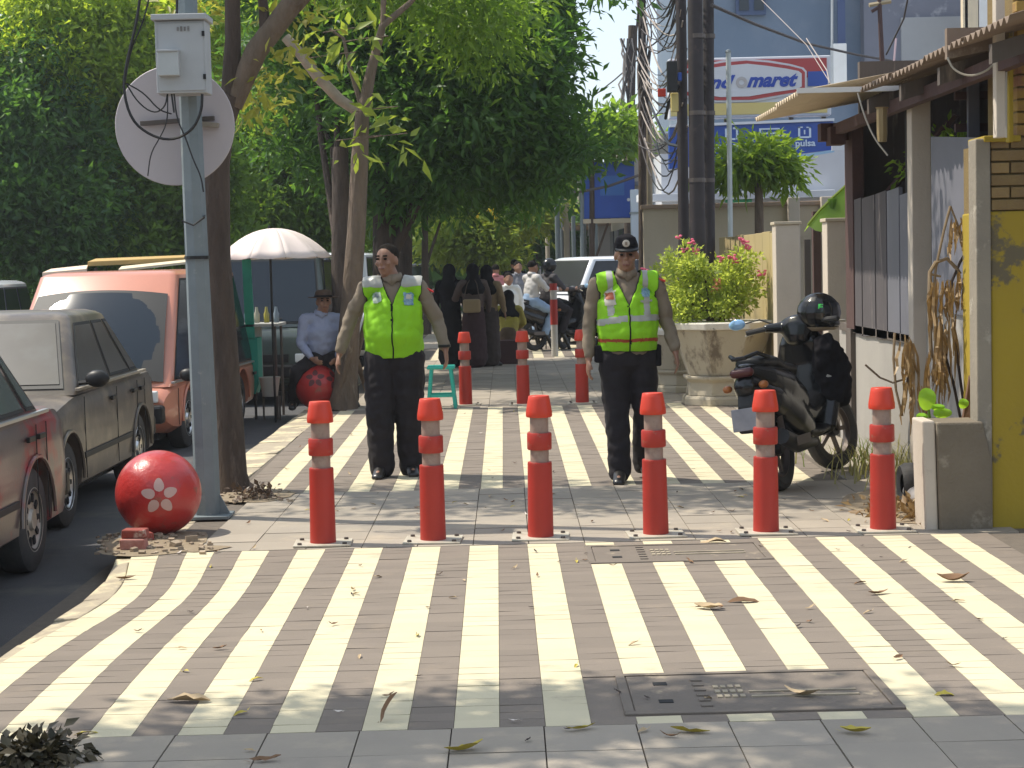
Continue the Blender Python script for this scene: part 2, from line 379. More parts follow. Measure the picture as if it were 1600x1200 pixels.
def ball(g,r,label,flowers,pm):
    t=T('stone_sphere',label,'stone ball',g)
    pr=[(max(.0001,r*math.sin(a)),.955*r-r*math.cos(a)) for a in [math.acos(.95)+ (math.pi-math.acos(.95))*i/26 for i in range(27)]]
    MB().lathe([(.0001,.0)]+pr,n=48).build('ball',M_sph,t,smooth=True)
    MB().lathe([(0,0),(r*.33,0),(r*.34,.022),(0,.022)],n=24).build('foot',M_conc,t,smooth=True)
    for yaw,pit in flowers:
        for k in range(5):
            mb=MB(); petal(mb,(0,0,.955*r),r,yaw,pit,2*math.pi*k/5+.02); mb.build('petal',pm,t,smooth=True)
    return t
g=G(250,833); ball(g,.252,'big red stone ball with a pale flower, in front of the grey lamp post',[(math.atan2(g.x,g.y)*-1+.02,R(-2))],M_petal)
g2=G(497,638); ball(g2,.245,'smaller-looking red stone ball that the man in the hat sits on',[(R(0),R(-28)),(R(60),R(-20))],mat('petal_dark',(.12,.03,.03),.6))
# ------------------------------------------------------------------ foliage tools
def leafmesh(blobs,n,size,seed,per=7,spread=.22,droop=.3,aspect=.36,shell=.5,up=.5,clump=0):
    """blobs: (cx,cy,cz,rx,ry,rz). Leaves grow in sprigs; each leaf is a folded four-point blade."""
    r=np.random.default_rng(seed); B=np.array(blobs,float); vol=(B[:,3]*B[:,4]*B[:,5])**.75; pb=vol/vol.sum()
    nc=max(1,n//per); bi=r.choice(len(B),nc,p=pb); d=r.normal(size=(nc,3)); d/=np.linalg.norm(d,axis=1)[:,None]
    rad=(shell+(1-shell)*r.random(nc))**1.0; rad*=1+.22*np.sin(d[:,0]*5+seed)*np.sin(d[:,1]*6+d[:,2]*4)+.12*np.sin(d[:,0]*13+seed)*np.sin(d[:,2]*11)+.10*r.normal(size=nc)*.6
    C=B[bi,:3]+d*rad[:,None]*B[bi,3:]
    if clump:
        # boughs: smaller rounded masses standing proud of each blob, leaves gathered on them
        m=max(6,int(clump)); nb=len(B)*m; pb2=np.repeat(np.arange(len(B)),m); bd=r.normal(size=(nb,3)); bd/=np.linalg.norm(bd,axis=1)[:,None]
        br=(B[pb2,3:].mean(1))*(.20+.20*r.random(nb)); bc=B[pb2,:3]+bd*B[pb2,3:]*(.55+.5*r.random(nb))[:,None]
        own=bi*m+r.integers(0,m,nc); d2=r.normal(size=(nc,3)); d2[:,2]+=.35; d2/=np.linalg.norm(d2,axis=1)[:,None]
        q=r.random(nc)<.85; C2=bc[own]+d2*(br[own]*(.7+.35*r.random(nc)))[:,None]*np.array([1.15,1.15,.75]); C=np.where(q[:,None],C2,C); d=np.where(q[:,None],d2,d)
    out=d*.6+np.array([0,0,.15]); 
    N=nc*per; Cc=np.repeat(C,per,0); o=np.repeat(out,per,0)
    dirv=r.normal(size=(N,3))*.75+o; dirv[:,2]-=droop; dirv/=np.linalg.norm(dirv,axis=1)[:,None]
    base=Cc+r.normal(size=(N,3))*spread*.35+dirv*spread*.3
    nrm=r.normal(size=(N,3))*.7; nrm[:,2]+=up+.3; side=np.cross(dirv,nrm); side/=(np.linalg.norm(side,axis=1)[:,None]+1e-9); nn=np.cross(side,dirv)
    L=(size*(.45+.95*r.random(N)))[:,None]; W=L*aspect*.5
    v0=base; v1=base+dirv*L*.42+side*W+nn*L*.06; v2=base+dirv*L-nn*L*.10; v3=base+dirv*L*.42-side*W+nn*L*.06
    V=np.stack([v0,v1,v2,v3],1).reshape(-1,3); k=np.arange(N)*4
    F=np.stack([k,k+1,k+2,k,k+2,k+3],1).reshape(-1)
    me=bpy.data.meshes.new('leaves'); me.vertices.add(len(V)); me.vertices.foreach_set('co',V.ravel().astype(np.float32))
    me.loops.add(len(F)); me.loops.foreach_set('vertex_index',F.astype(np.int32)); me.polygons.add(2*N)
    me.polygons.foreach_set('loop_start',(np.arange(2*N)*3).astype(np.int32)); me.polygons.foreach_set('loop_total',np.full(2*N,3,np.int32)); me.update(calc_edges=True); return me
M_bark=mat('bark_brown',(.115,.082,.062),.95,(.045,.032,.025),9,.5,1.0,22,stretch=(1,1,.22),bdist=.05,c3=(.18,.14,.11),s3=5,a3=(.6,.7))
M_barkl=mat('bark_pale',(.20,.145,.10),.9,(.095,.07,.05),10,.5,1.0,24,stretch=(1,1,.25),bdist=.04,c3=(.32,.26,.19),s3=5,a3=(.6,.7))
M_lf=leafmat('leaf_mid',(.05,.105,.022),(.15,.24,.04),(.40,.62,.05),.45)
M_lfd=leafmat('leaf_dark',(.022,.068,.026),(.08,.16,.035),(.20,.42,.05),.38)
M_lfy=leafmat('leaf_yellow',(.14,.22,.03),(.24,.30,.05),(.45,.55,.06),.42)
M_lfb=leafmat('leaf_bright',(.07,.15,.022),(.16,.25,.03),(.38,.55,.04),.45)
def blobs_px(lst):
    """(px,py,Y,rx_m,ry_m,rz_m)"""
    return [(*P(a,b,Y),x,y,z) for a,b,Y,x,y,z in lst]
def tree(name,label,base,trunk,blobs,n,size,leafm,barkm=M_bark,limbs=6,seed=1,group='street trees',cat='tree',name2='crown',**kw):
    """trunk: list of (point, radius) world coords; blobs world coords"""
    t=T(name,label,cat,base,group=group)
    mb=MB(); mb.tube([Vector(p) for p,_ in trunk],[r for _,r in trunk],14); mb.build('trunk',barkm,t,True,smooth=True)
    top=Vector(trunk[-1][0]); r0=trunk[-1][1]; rr=random.Random(seed); bs=sorted(blobs,key=lambda b:-b[3]*b[5])[:limbs]
    for b in bs:
        st=Vector(trunk[-1][0]) if rr.random()<.6 or len(trunk)<3 else Vector(trunk[-2][0])
        en=Vector(b[:3]); mid=(st+en)/2+Vector((rr.uniform(-.2,.2),rr.uniform(-.2,.2),rr.uniform(-.1,.35)))
        MB().tube([st,mid,en,en+Vector((rr.uniform(-.3,.3),rr.uniform(-.3,.3),.5))],[r0*.62,r0*.4,r0*.22,.01],8).build('limb',barkm,t,True,smooth=True)
    me=leafmesh(blobs,n,size,seed,**kw); link(name2,me,leafm,t,True); return t
# ------------------------------------------------------------------ trees
# kerbside tree whose trunk stands behind the lamp post; crown just above the frame
def pk(lst): return [(P(a,b,Y),r) for a,b,Y,r in lst]
Y1=12.5
b1=G(362,766)
tk=[(Vector((b1.x,b1.y,-.02)),.150),(P(361,740,Y1),.112),(P(350,560,Y1),.102),(P(338,400,Y1),.098),(P(338,260,Y1),.092),(P(347,190,Y1),.088),(P(362,150,Y1),.085)]
t1=T('kerb_tree','brown kerbside tree trunk just behind the grey lamp post','tree',b1,group='street trees')
MB().tube([p for p,_ in tk],[r for _,r in tk],18).build('trunk',M_bark,t1,True,smooth=True)
for pts in ([(360,160,Y1,.072),(364,60,Y1,.055),(362,-80,Y1,.05),(365,-300,Y1,.04)],[(362,165,Y1,.075),(400,80,Y1,.078),(452,12,Y1,.075),(520,-60,Y1-.1,.06),(640,-260,Y1-.3,.035)],[(415,60,Y1,.04),(412,20,Y1,.035),(404,-90,Y1,.03)]):
    q=pk(pts); MB().tube([p for p,_ in q],[r for _,r in q],12).build('limb',M_barkl if pts[0][3]==.075 else M_bark,t1,True,smooth=True)
cb=[(-2.6,12.7,5.5,1.5,.8,.6),(-1.2,12.5,5.3,1.4,.75,.5),(-3.8,13.0,5.9,1.3,.9,.7),(.2,12.4,5.2,1.0,.6,.4),(-.2,12.9,5.9,1.2,.5,.4)]
link('crown',leafmesh(cb,6500,.13,3,spread=.25,aspect=.4,shell=.2),M_lf,t1,True)
sm=[(*P(430,112,Y1),.28,.3,.10),(*P(395,150,Y1+.6),.25,.4,.16),(*P(440,30,Y1+.3),.3,.3,.1),(*P(300,15,Y1+.8),.3,.4,.12)]
link('twig_leaves',leafmesh(sm,420,.10,5,spread=.2,aspect=.35,shell=.1),leafmat('leaf_olive',(.12,.16,.03),(.30,.26,.05),(.5,.5,.06),.45),t1,True)
# off-frame tree left of the camera whose crown dapples the front slabs
t0=T('kerb_tree','kerbside tree to the left of the camera whose crown shades the front slabs','tree',(-2.0,4.3,0),group='street trees')
MB().tube([(-2.0,4.3,-.02),(-2.02,4.35,1.5),(-2.1,4.6,3.2),(-2.3,5.6,4.4)],[.15,.12,.1,.07],14).build('trunk',M_bark,t0,True,smooth=True)
cb=[(-2.6,7.0,5.0,1.3,.55,.4),(-1.7,6.6,5.2,.9,.55,.35),(-3.6,6.7,5.0,1.0,.6,.5),(-1.0,6.5,5.0,.8,.45,.3),(-.3,6.35,5.1,.7,.4,.3),(-3.2,5.5,5.4,.5,.3,.3),(-2.2,5.45,5.4,.4,.25,.2),(-1.1,5.6,5.3,.5,.2,.2),(.1,5.5,5.3,.35,.25,.2),(-4.0,5.7,5.3,.5,.3,.3)]
link('crown',leafmesh(cb,11500,.12,11,spread=.25,aspect=.4,shell=.1),M_lf,t0,True)
# slender kerbside tree with the pale lopped limb
Y2=19.5; b2=G(540,638)
t2=T('kerb_tree','slender kerbside tree with a lopped pale limb, beside the man in the hat','tree',b2,group='street trees')
for nm,pts,m in (('trunk',[(536,640,Y2,.17),(540,600,Y2,.13),(548,480,Y2,.11),(557,360,Y2,.10),(562,250,Y2,.095),(566,180,Y2,.075),(580,110,Y2,.055),(598,40,Y2,.04),(640,5,Y2,.03),(670,-30,Y2,.02)],M_barkl),
  ('lopped_limb',[(560,175,Y2,.055),(530,155,Y2-.05,.06),(495,118,Y2-.1,.06),(470,85,Y2-.1,.058),(446,58,Y2-.1,.055)],mat('bark_ash',(.36,.30,.22),.9,(.20,.16,.12),9,.6,.8,30)),
  ('limb',[(566,170,Y2,.03),(545,100,Y2,.022),(537,60,Y2,.018),(515,45,Y2,.012)],M_barkl),('limb',[(598,45,Y2,.03),(600,-20,Y2,.03),(610,-80,Y2,.02)],M_barkl),
  ('limb',[(585,640,Y2+.8,.03),(556,560,Y2+.3,.035),(580,470,Y2+.2,.03),(592,430,Y2+.3,.02)],M_barkl),
  ('limb',[(532,605,Y2-.1,.035),(548,540,Y2-.2,.03),(566,480,Y2-.2,.028),(578,452,Y2-.2,.018)],M_barkl)):
    q=pk(pts); MB().tube([p for p,_ in q],[r for _,r in q],12).build(nm,m,t2,True,smooth=True)
spr=[(*P(585,170,Y2-.3),.30,.15,.07),(*P(600,212,Y2-.3),.28,.15,.06),(*P(560,215,Y2-.3),.3,.15,.06),(*P(520,85,Y2-.2),.25,.2,.08),(*P(570,60,Y2-.2),.25,.2,.10),(*P(540,45,Y2-.2),.25,.2,.1)]
for i,s in enumerate(spr):
    q=Vector(s[:3]); mb=MB().tube([q+Vector((-.25,.1,-.02)),q,q+Vector((.25,0,.02))],.006,5); so_=mb.build('sprig',M_barkl,t2,True)
    for k in range(14):
        lm=leafmesh([s],1,.22,100*i+k,per=1,spread=.3,droop=.35,aspect=.34,shell=.2); link('leaf',lm,M_lfy,so_,True)
up=blobs_px([(640,-60,Y2+1,1.2,1.0,.5),(520,-50,Y2+1,1.2,1.0,.45),(730,10,Y2+1.5,1.0,1.0,.5),(745,60,Y2+2,.8,.8,.5)])
link('crown',leafmesh(up,7500,.14,8,spread=.3,aspect=.32,shell=.25),M_lf,t2,True)
# thick trunks behind with the large dark crown reaching over the pavement
def ptree(label,px,Y,w,crown,n,size,lm,seed,top=(0,300),bark=M_bark,fork=None,**kw):
    base=Vector(((px-790)/2800*Y,Y,0)); tx,ty=top
    tr=[(base+Vector((0,0,-.02)),w*1.25),(base+Vector((.01,0,.35)),w),(P((px+tx)/2+px/2,420,Y),w*.9),(P(px+tx,ty,Y),w*.7)]
    return tree('kerb_tree' if px<800 else 'garden_tree',label,base,tr,blobs_px(crown),n,size,lm,bark,seed=seed,**kw)
big=[(650,80,23,1.3,1.2,.9),(735,60,24,1.35,1.2,1.0),(800,110,24,.85,1.0,.9),(720,170,23,1.4,1.0,.8),(790,200,23.5,1.1,1.0,.8),(640,190,23,1.0,1.0,.7),(812,50,24.5,.55,.9,.7),(620,280,24,.7,.8,.4),(700,270,24,1.1,.9,.45),(790,270,25,.9,.9,.4),(700,-40,24,2.2,1.4,.8),(770,-20,24.5,.8,1,.8),(845,100,23.5,.35,.6,.3),(850,225,24.5,.5,.8,.4)]
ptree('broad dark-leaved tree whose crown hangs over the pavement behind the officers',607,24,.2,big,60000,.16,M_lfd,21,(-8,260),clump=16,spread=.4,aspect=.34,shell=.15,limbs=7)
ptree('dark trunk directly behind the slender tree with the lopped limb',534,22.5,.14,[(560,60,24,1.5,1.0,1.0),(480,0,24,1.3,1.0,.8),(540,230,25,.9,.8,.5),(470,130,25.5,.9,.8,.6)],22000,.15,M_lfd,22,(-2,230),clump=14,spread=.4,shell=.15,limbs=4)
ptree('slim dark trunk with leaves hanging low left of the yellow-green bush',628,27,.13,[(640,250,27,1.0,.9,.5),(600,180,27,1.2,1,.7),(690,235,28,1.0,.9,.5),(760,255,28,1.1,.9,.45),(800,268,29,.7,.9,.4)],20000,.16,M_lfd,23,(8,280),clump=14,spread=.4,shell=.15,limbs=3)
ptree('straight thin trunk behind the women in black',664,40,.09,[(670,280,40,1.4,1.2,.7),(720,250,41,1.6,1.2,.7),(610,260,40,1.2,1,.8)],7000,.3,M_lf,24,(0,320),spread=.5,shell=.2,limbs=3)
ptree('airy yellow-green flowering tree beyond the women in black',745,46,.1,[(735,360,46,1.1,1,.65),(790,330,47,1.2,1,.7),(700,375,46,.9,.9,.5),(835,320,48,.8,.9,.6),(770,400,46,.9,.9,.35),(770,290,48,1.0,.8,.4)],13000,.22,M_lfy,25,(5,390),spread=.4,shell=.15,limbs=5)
fl=MB()
for a,b in ((776,334),(641,354),(768,331),(700,325),(742,335)):
    c=P(a,b,45); [ell(fl,c+Vector((random.uniform(-.1,.1),0,random.uniform(-.08,.08))),(.07,.05,.06),None,8,6) for _ in range(3)]
ft=bpy.data.objects['kerb_tree.005'] if 'kerb_tree.005' in bpy.data.objects else None
fl.build('yellow_blossom',mat('blossom_yellow',(.85,.6,.02),.6),[o for o in bpy.data.objects if o.get('label','').startswith('airy yellow')][0],True)
ptree('dark far tree right of the yellow-green flowering tree',835,58,.14,[(850,340,58,1.2,1,.9),(880,300,60,1.2,1,.8),(830,290,60,1.4,1,.8),(800,380,58,1,1,.6),(880,370,58,.7,1,.6)],9000,.35,M_lfd,26,(0,350),spread=.6,shell=.2,limbs=3)
ptree('greyish feathery tree in front of the blue signboard',925,38,.07,[(925,215,38,.6,.6,.28),(965,200,38,.55,.6,.25),(885,240,38,.5,.6,.25),(985,212,38,.3,.4,.18)],2600,.26,M_lf,27,(0,240),spread=.45,shell=.2,limbs=4)
# trees across the road
M_lfs=leafmat('leaf_sun_tint',(.14,.24,.03),(.27,.36,.04),(.65,.80,.06),.52)  # sunlight put into the leaf colour: brighter, yellower copy of the mid leaf
def btree(label,cx,Y,seed,blobs,n,lm=M_lf,size=.28):
    n=int(n*1.9); size=size*.62
    base=Vector((cx,Y,-.15)); top=Vector((cx,Y,2.2))
    tree('roadside_tree',label,base,[(base,.28),(Vector((cx+.1,Y,1.1)),.22),(top,.18)],blobs_px(blobs),n,size,lm,limbs=5,seed=seed,group='trees across the road',spread=.4,shell=.2,droop=.2,aspect=.42,clump=22)
btree('dark tree across the road at the far left edge of the view',-10.5,33,31,[(10,330,33,1.8,1.5,1.0),(20,220,33.5,1.5,1.5,1.1),(-60,240,33,2.2,1.5,1.3),(-10,120,34,1.6,1.5,1.1),(90,330,34,1.5,1.3,.8),(-20,390,33,2,1.3,.5),(90,400,34,1.5,1,.4)],26000,M_lfd)
btree('yellow-green tree with painted-in sunlight across the road above the orange van',-9.0,36,32,[(180,60,35,1.7,1.4,.9),(110,110,34.5,1.5,1.4,.8),(230,110,35,1.5,1.4,.8),(80,40,34,1.3,1.2,.9),(290,40,35,1.5,1.3,.9),(150,180,35,1.0,1.2,.5),(110,0,34,1.2,1.2,.6)],26000,M_lfs,.26)
btree('green tree across the road behind the round sign',-7.6,36,33,[(180,230,35,1.6,1.3,.9),(250,260,35,1.5,1.3,.8),(160,330,35.5,1.8,1.4,.8),(260,345,36,1.7,1.4,.7),(90,360,35.5,1.5,1.3,.5),(200,395,35,2.2,1.2,.45)],28000,M_lf,.27)
btree('leafy tree across the road right of the round sign',-6.2,38,34,[(400,240,38,1.5,1.3,.9),(450,310,38,1.7,1.3,.8),(390,350,38,1.8,1.3,.7),(480,230,38,1.3,1.2,.8),(500,370,39,1.3,1.3,.6),(350,290,38,1.3,1.2,.8)],26000,M_lf,.27)
btree('tall green tree across the road filling the gap left of the slender tree',-6.0,44,35,[(400,100,44,2.0,1.5,1.3),(480,40,44,1.8,1.5,1.3),(340,60,44,2,1.5,1.3),(470,150,45,1.8,1.4,1.0),(420,-40,45,2.6,1.5,1.0)],18000,M_lf,.32)
btree('distant dark tree across the road behind the white vehicles',-4.6,58,36,[(560,330,58,2.5,1.5,1.5),(620,300,60,2.5,1.5,1.5),(500,360,58,2.0,1.5,1.0),(590,390,56,2.4,1.5,.6),(650,370,58,1.8,1.3,1.0)],16000,M_lfd,.4)
# dense far wood closing the view behind all of them
fw=[( -34+i*3.1+random.uniform(-.6,.6), 62+random.uniform(-2,6), 2.2+random.uniform(0,1.5), 3,2.5,3.2) for i in range(11)]+[(-34+i*3.4, 66, 6.5+random.uniform(-.5,1), 3.2,2.5,2.6) for i in range(10)]+[(-9+i*2.6,88,2.8,2.6,2,2.6) for i in range(5)]+[(-30+i*3.4,58,.9,2.6,2,1.2) for i in range(9)]
wo=link('woodland',leafmesh(fw,42000,.62,41,spread=.9,shell=.1,aspect=.55),M_lfd,None); stuff(wo,'dark mass of distant trees closing the view across the road','trees')
# unseen trees added behind the camera to darken reflections and shade the near fronts
bk=[(-13+i*3.3,-11-(i%3)*2.5,3.2+(i%2)*2.4,2.3,2.0,2.2) for i in range(9)]+[(-6,-9,5.5,2,2,1.5),(3,-10,6,2.2,2,1.6)]
wo2=link('woodland',leafmesh(bk,9000,.6,43,spread=.9,shell=.1,aspect=.55),M_lfd,None); stuff(wo2,'unseen trees added behind the camera to darken reflections','trees')
# ------------------------------------------------------------------ lamp post with box and round sign
Yp=11.1; pb=G(325,808); M_galv=mat('galvanised_blue_grey',(.20,.235,.25),.6,(.15,.18,.19),5,.6,.3,50,metal=.1,c3=(.32,.33,.31),s3=7,a3=(.62,.72))
lp=T('street_pole','tall grey octagonal lamp post beside the big red ball','lamp post',pb)
MB().tube([Vector((pb.x,pb.y,.0)),pb+Vector((.0,0,.45)),P(303,300,Yp),P(292,30,Yp),P(284,-500,Yp)],[.082,.080,.070,.066,.055],8).build('shaft',M_galv,lp,True)
MB().bx(pb.x-.13,pb.x+.15,pb.y-.13,pb.y+.13,0,.02).build('base_plate',M_galv,lp,True,bevel=.003)
MB().prism([(pb.x+.07,pb.y-.01,.02),(pb.x+.14,pb.y-.01,.02),(pb.x+.07,pb.y-.01,.16)],(0,.02,0)).build('gusset',M_galv,lp,True)
MB().tube([P(284,345,Yp-.09),P(302,352,Yp-.10),P(319,340,Yp-.09),P(320,334,Yp+.08)],.006,6).build('wire_tie',M_black,lp,True)
for yy in (405,): MB().lathe([(.075,0),(.079,0),(.079,.02),(.075,.02)],P(308,yy,Yp),n=16).build('clamp_band',M_black,lp,True)
# box
M_box=mat('enclosure_grey',(.42,.43,.44),.5,(.36,.37,.38),5,.6,.1,30,c3=(.26,.22,.2),s3=6,a3=(.66,.76))
c=P(287,92,Yp-.17); bw=.30; bt=T('meter_box','grey steel meter box fixed to the lamp post above the round sign','meter box',(c.x,c.y,c.z-.23))
MB().box((c.x,c.y,c.z),(bw,.2,.43)).build('body',M_box,bt,True,bevel=.006)
MB().box((c.x,c.y-.004,c.z+.235),(bw+.03,.26,.035)).build('lid',M_box,bt,True,bevel=.005)
MB().box((c.x+.004,c.y-.103,c.z),(bw-.03,.008,.40)).build('door',M_box,bt,True,bevel=.002)
c2=P(264,99,Yp-.3); MB().box((c2.x,c.y-.135,c2.z),(.125,.055,.15)).build('small_box',mat('small_box_grey',(.46,.48,.48),.5,(.4,.42,.42),6,.5),bt,True,bevel=.004)
MB().box((c2.x,c.y-.14,c2.z+.072),(.13,.065,.012)).build('small_box_lid',M_box,bt,True,bevel=.002)
for dz in (.135,-.12): MB().box((c.x+bw/2-.01,c.y-.108,c.z+dz),(.016,.012,.03)).build('hinge',M_dark,bt,True)
gg=MB()
for i in range(4): gg.box((c.x-.01+i*.021,c.y-.109,c.z+.165),(.012,.004,.03 if i%2 else .024))
gg.build('faded_number_marks',mat('faint_ink',(.10,.09,.08),.8,(.3,.3,.3),40,.5),bt,True)
for dx in (-.11,.11): MB().tube([(c.x+dx,c.y+.1,c.z+.1),(c.x+dx*.5,Yp-.02,c.z+.1)],.012,6).build('bracket',M_galv,bt,True)
def smooth_path(p,it=2):
    for _ in range(it):
        q=[p[0]]
        for a,b in zip(p[:-1],p[1:]): q+=[a*.75+b*.25,a*.25+b*.75]
        q.append(p[-1]); p=q
    return p
# round sign seen from the back
cs=P(273,196,Yp+.14); st=T('round_sign','large round road sign seen from its pale back, behind the meter box','road sign',cs)
rr_=.372; M_sb=mat('sign_back',(.50,.45,.46),.6,(.44,.40,.41),3,.6,.05,20,c3=(.36,.30,.28),s3=4,a3=(.66,.76))
MB().lathe([(0,0),(rr_-.004,0),(rr_,.004),(rr_,.010),(rr_-.012,.012),(0,.012)],cs,'Y',n=64).build('disc',M_sb,st,True,smooth=True)
MB().box((P(262,187,Yp).x+.04,Yp+.11,P(262,187,Yp).z),(.46,.03,.028),M=Matrix.Rotation(-.05,3,'Y')).build('bracket_bar',M_bolt,st,True,bevel=.002)
MB().box((P(325,193,Yp).x,Yp+.1,P(325,193,Yp).z),(.10,.05,.03),M=Matrix.Rotation(.12,3,'Y')).build('bracket_end',M_conc,st,True,bevel=.002)
# cables on the post
cbt=T('cable_loops','loose black cables looping around the meter box and round sign','cables',P(290,150,Yp-.22))
for pts,r in (([(222,-40),(215,30),(198,95),(192,140),(205,188),(235,212),(268,220),(300,205),(315,175),(316,147)],.009),([(238,-30),(226,30),(203,80),(195,130)],.005),([(197,130),(215,160),(240,178),(258,168),(262,145)],.005),([(197,130),(225,145),(248,172),(268,178)],.005),
   ([(272,146),(276,185),(290,215),(302,250),(314,275),(318,300)],.005),([(262,146),(262,190),(250,215),(235,240),(231,275)],.004),([(268,146),(272,176)],.006),([(278,-60),(276,30)],.008)):
    q=smooth_path([P(a,b,Yp-.24) for a,b in pts]); MB().tube(q,r,6).build('cable',M_black,cbt,True,smooth=True)
# ------------------------------------------------------------------ vehicles
M_glass=mat('car_glass',(.016,.024,.034),.13,spec=.45)
M_glassd=mat('dusty_glass',(.055,.052,.052),.28,(.10,.09,.08),3,.8,spec=.6,c3=(.10,.10,.10),s3=2,a3=(.5,.7))
M_trim=mat('window_rubber',(.02,.02,.02),.6)
def wheel(t,x,y,z,r,wd,side,capm=None,name='wheel'):
    o=MB().lathe([(r*.55,-wd/2),(r*.9,-wd/2),(r*.98,-wd*.4),(r,-wd*.25),(r,wd*.25),(r*.98,wd*.4),(r*.9,wd/2),(r*.55,wd/2)],(x,y,z),'X',n=32).build(name,M_rubber,t,smooth=True)
    s=side
    MB().lathe([(.001,s*(wd/2-.012)),(r*.18,s*(wd/2-.002)),(r*.22,s*(wd/2-.02)),(r*.5,s*(wd/2-.025)),(r*.6,s*(wd/2+.002)),(r*.64,s*(wd/2-.004))],(x,y,z),'X',n=32).build('rim',capm or M_chrome,o,smooth=True)
    for k in range(10):
        a=2*math.pi*k/10; MB().box((x+s*(wd/2-.018),y+math.cos(a)*r*.42,z+math.sin(a)*r*.42),(.012,r*.10,r*.16),M=Matrix.Rotation(a-math.pi/2,3,'X')).build('rim_slot',M_dark,o)
    return o
def car(name,label,loc,rz,L=4.1,W=1.64,H=1.4,belt=.88,zs=.2,top=None,cab=(1.15,1.75,3.3,3.8),wh=(.75,3.1),wr=.29,tumble=.13,body=None,glass=None,split=(0,.5,1),trim=None,group=None,grille=True,rear=False,capm=None,nose=.10,cat='car',gtop=0.0,bulge=0.0,lamps=True):
    glass=glass or M_glass; trim=trim or M_trim; t=T(name,label,cat,loc,rz,group); hw=W/2; yo=-L/2
    top=top or [(0,.62),(.05,.70),(.25,.76),(1.15,belt-.02),(3.8,belt),(L-.25,belt-.03),(L-.04,belt-.08),(L,.7)]
    us=sorted(set([0,.03,.08,.18,.3,.5]+[L-.5,L-.3,L-.18,L-.08,L-.03,L]+[i*L/22 for i in range(1,22)]))
    tu=[a for a,_ in top]; tz=[b for _,b in top]; mb=MB(); rings=[]
    for u in us:
        zt=float(np.interp(u,tu,tz)); e=min(u,L-u); wd=hw-(nose*(1-min(1,e/.35))**2); zb=zs+.10*(1-min(1,e/.3))**2
        h=zt-zb
        rg=[(wd-.12,zb),(wd-.02,zb+.06),(wd-.004,zb+.3*h),(wd,zb+.55*h),(wd-.008,zb+.72*h),(wd-.012,zb+.9*h),(wd-.04,zt-.012),(wd-.09,zt+.003),(wd*.5,zt+.018),(0,zt+.022)]
        full=[(x,z) for x,z in rg]+[(-x,z) for x,z in reversed(rg[:-1])]; rings.append([(x,yo+u,z) for x,z in full])
    n=len(rings[0]); k=0
    for rg in rings: mb.v+=rg
    for i in range(len(rings)-1):
        for j in range(n):
            a=i*n+j; b=i*n+(j+1)%n; mb.f.append((a,b,b+n,a+n))
    mb.f.append(tuple(range(n))); mb.f.append(tuple((len(rings)-1)*n+j for j in reversed(range(n))))
    me=mb.mesh(); o=bpy.data.objects.new('tmp',me); COL.objects.link(o); bm=bmesh.new(); bm.from_mesh(me); bmesh.ops.recalc_face_normals(bm,faces=bm.faces); bm.to_mesh(me); bm.free()
    cut=MB()
    for u in wh:
        for s in (-1,1): cut.lathe([(0,-.15),(wr+.055,-.15),(wr+.055,.15),(0,.15)],(s*(hw-.06),yo+u,wr),'X',n=28)
    cm=cut.mesh(); bm=bmesh.new(); bm.from_mesh(cm); bmesh.ops.remove_doubles(bm,verts=bm.verts,dist=1e-5); bmesh.ops.recalc_face_normals(bm,faces=bm.faces); bm.to_mesh(cm); bm.free()
    co=bpy.data.objects.new('cut',cm); COL.objects.link(co); md=o.modifiers.new('b','BOOLEAN'); md.operation='DIFFERENCE'; md.object=co; md.solver='EXACT'
    me=evalmesh(o,(co,)); bpy.data.objects.remove(co); bo=link('body',me,body,t,smooth=True); me.set_sharp_from_angle(angle=R(30))
    MB().bx(-hw+.2,hw-.2,yo+.25,yo+L-.25,zs-.06,zs+.25).build('underbody',M_dark,t)
    # cabin
    a,b,c,d=cab; zr=H-.05; zb=belt-.04
    def yw(z): q=(z-zb)/(zr-zb); return (hw-.03)*(1-q)+(hw-tumble)*q
    def uf(z): q=(z-zb)/(zr-zb); return a+(b-a)*q
    def ur(z): q=(z-zb)/(zr-zb); return d+(c-d)*q
    mb=MB(); nn=0
    def outline(z,dx=0,du=0,dz=0):
        y,f,r=yw(z)-dx,uf(z)+du,ur(z)-du; cr=.07; pts=[]
        for (sx,uu,s2) in ((1,f,1),(1,r,-1),(-1,r,-1),(-1,f,1)):
            p=[(sx*(y-cr),uu),(sx*(y-.02),uu+s2*.02*1.2),(sx*y,uu+s2*cr)]
            if (sx,s2) in ((1,-1),(-1,1)): p=p[::-1]
            pts+=p
        return [(x,yo+u,z+dz) for x,u in pts]
    rows=[outline(zb),outline((zb+zr)/2),outline(zr),outline(zr,.035,.05,.025),outline(zr,.10,.14,.043),outline(zr,.3,.4,.052)]
    n=12
    for rw in rows: mb.v+=rw
    for i in range(len(rows)-1):
        for j in range(n):
            q=i*n+j; w_=i*n+(j+1)%n; mb.f.append((q,w_,w_+n,q+n))
    mb.f.append(tuple((len(rows)-1)*n+j for j in range(n)))
    mb.build('cabin',body,t,smooth=True)
    gz0,gz1=zb+.06,zr-.035
    def pane(nm,q,off,m): return MB().prism(q,off).build(nm,m,t)
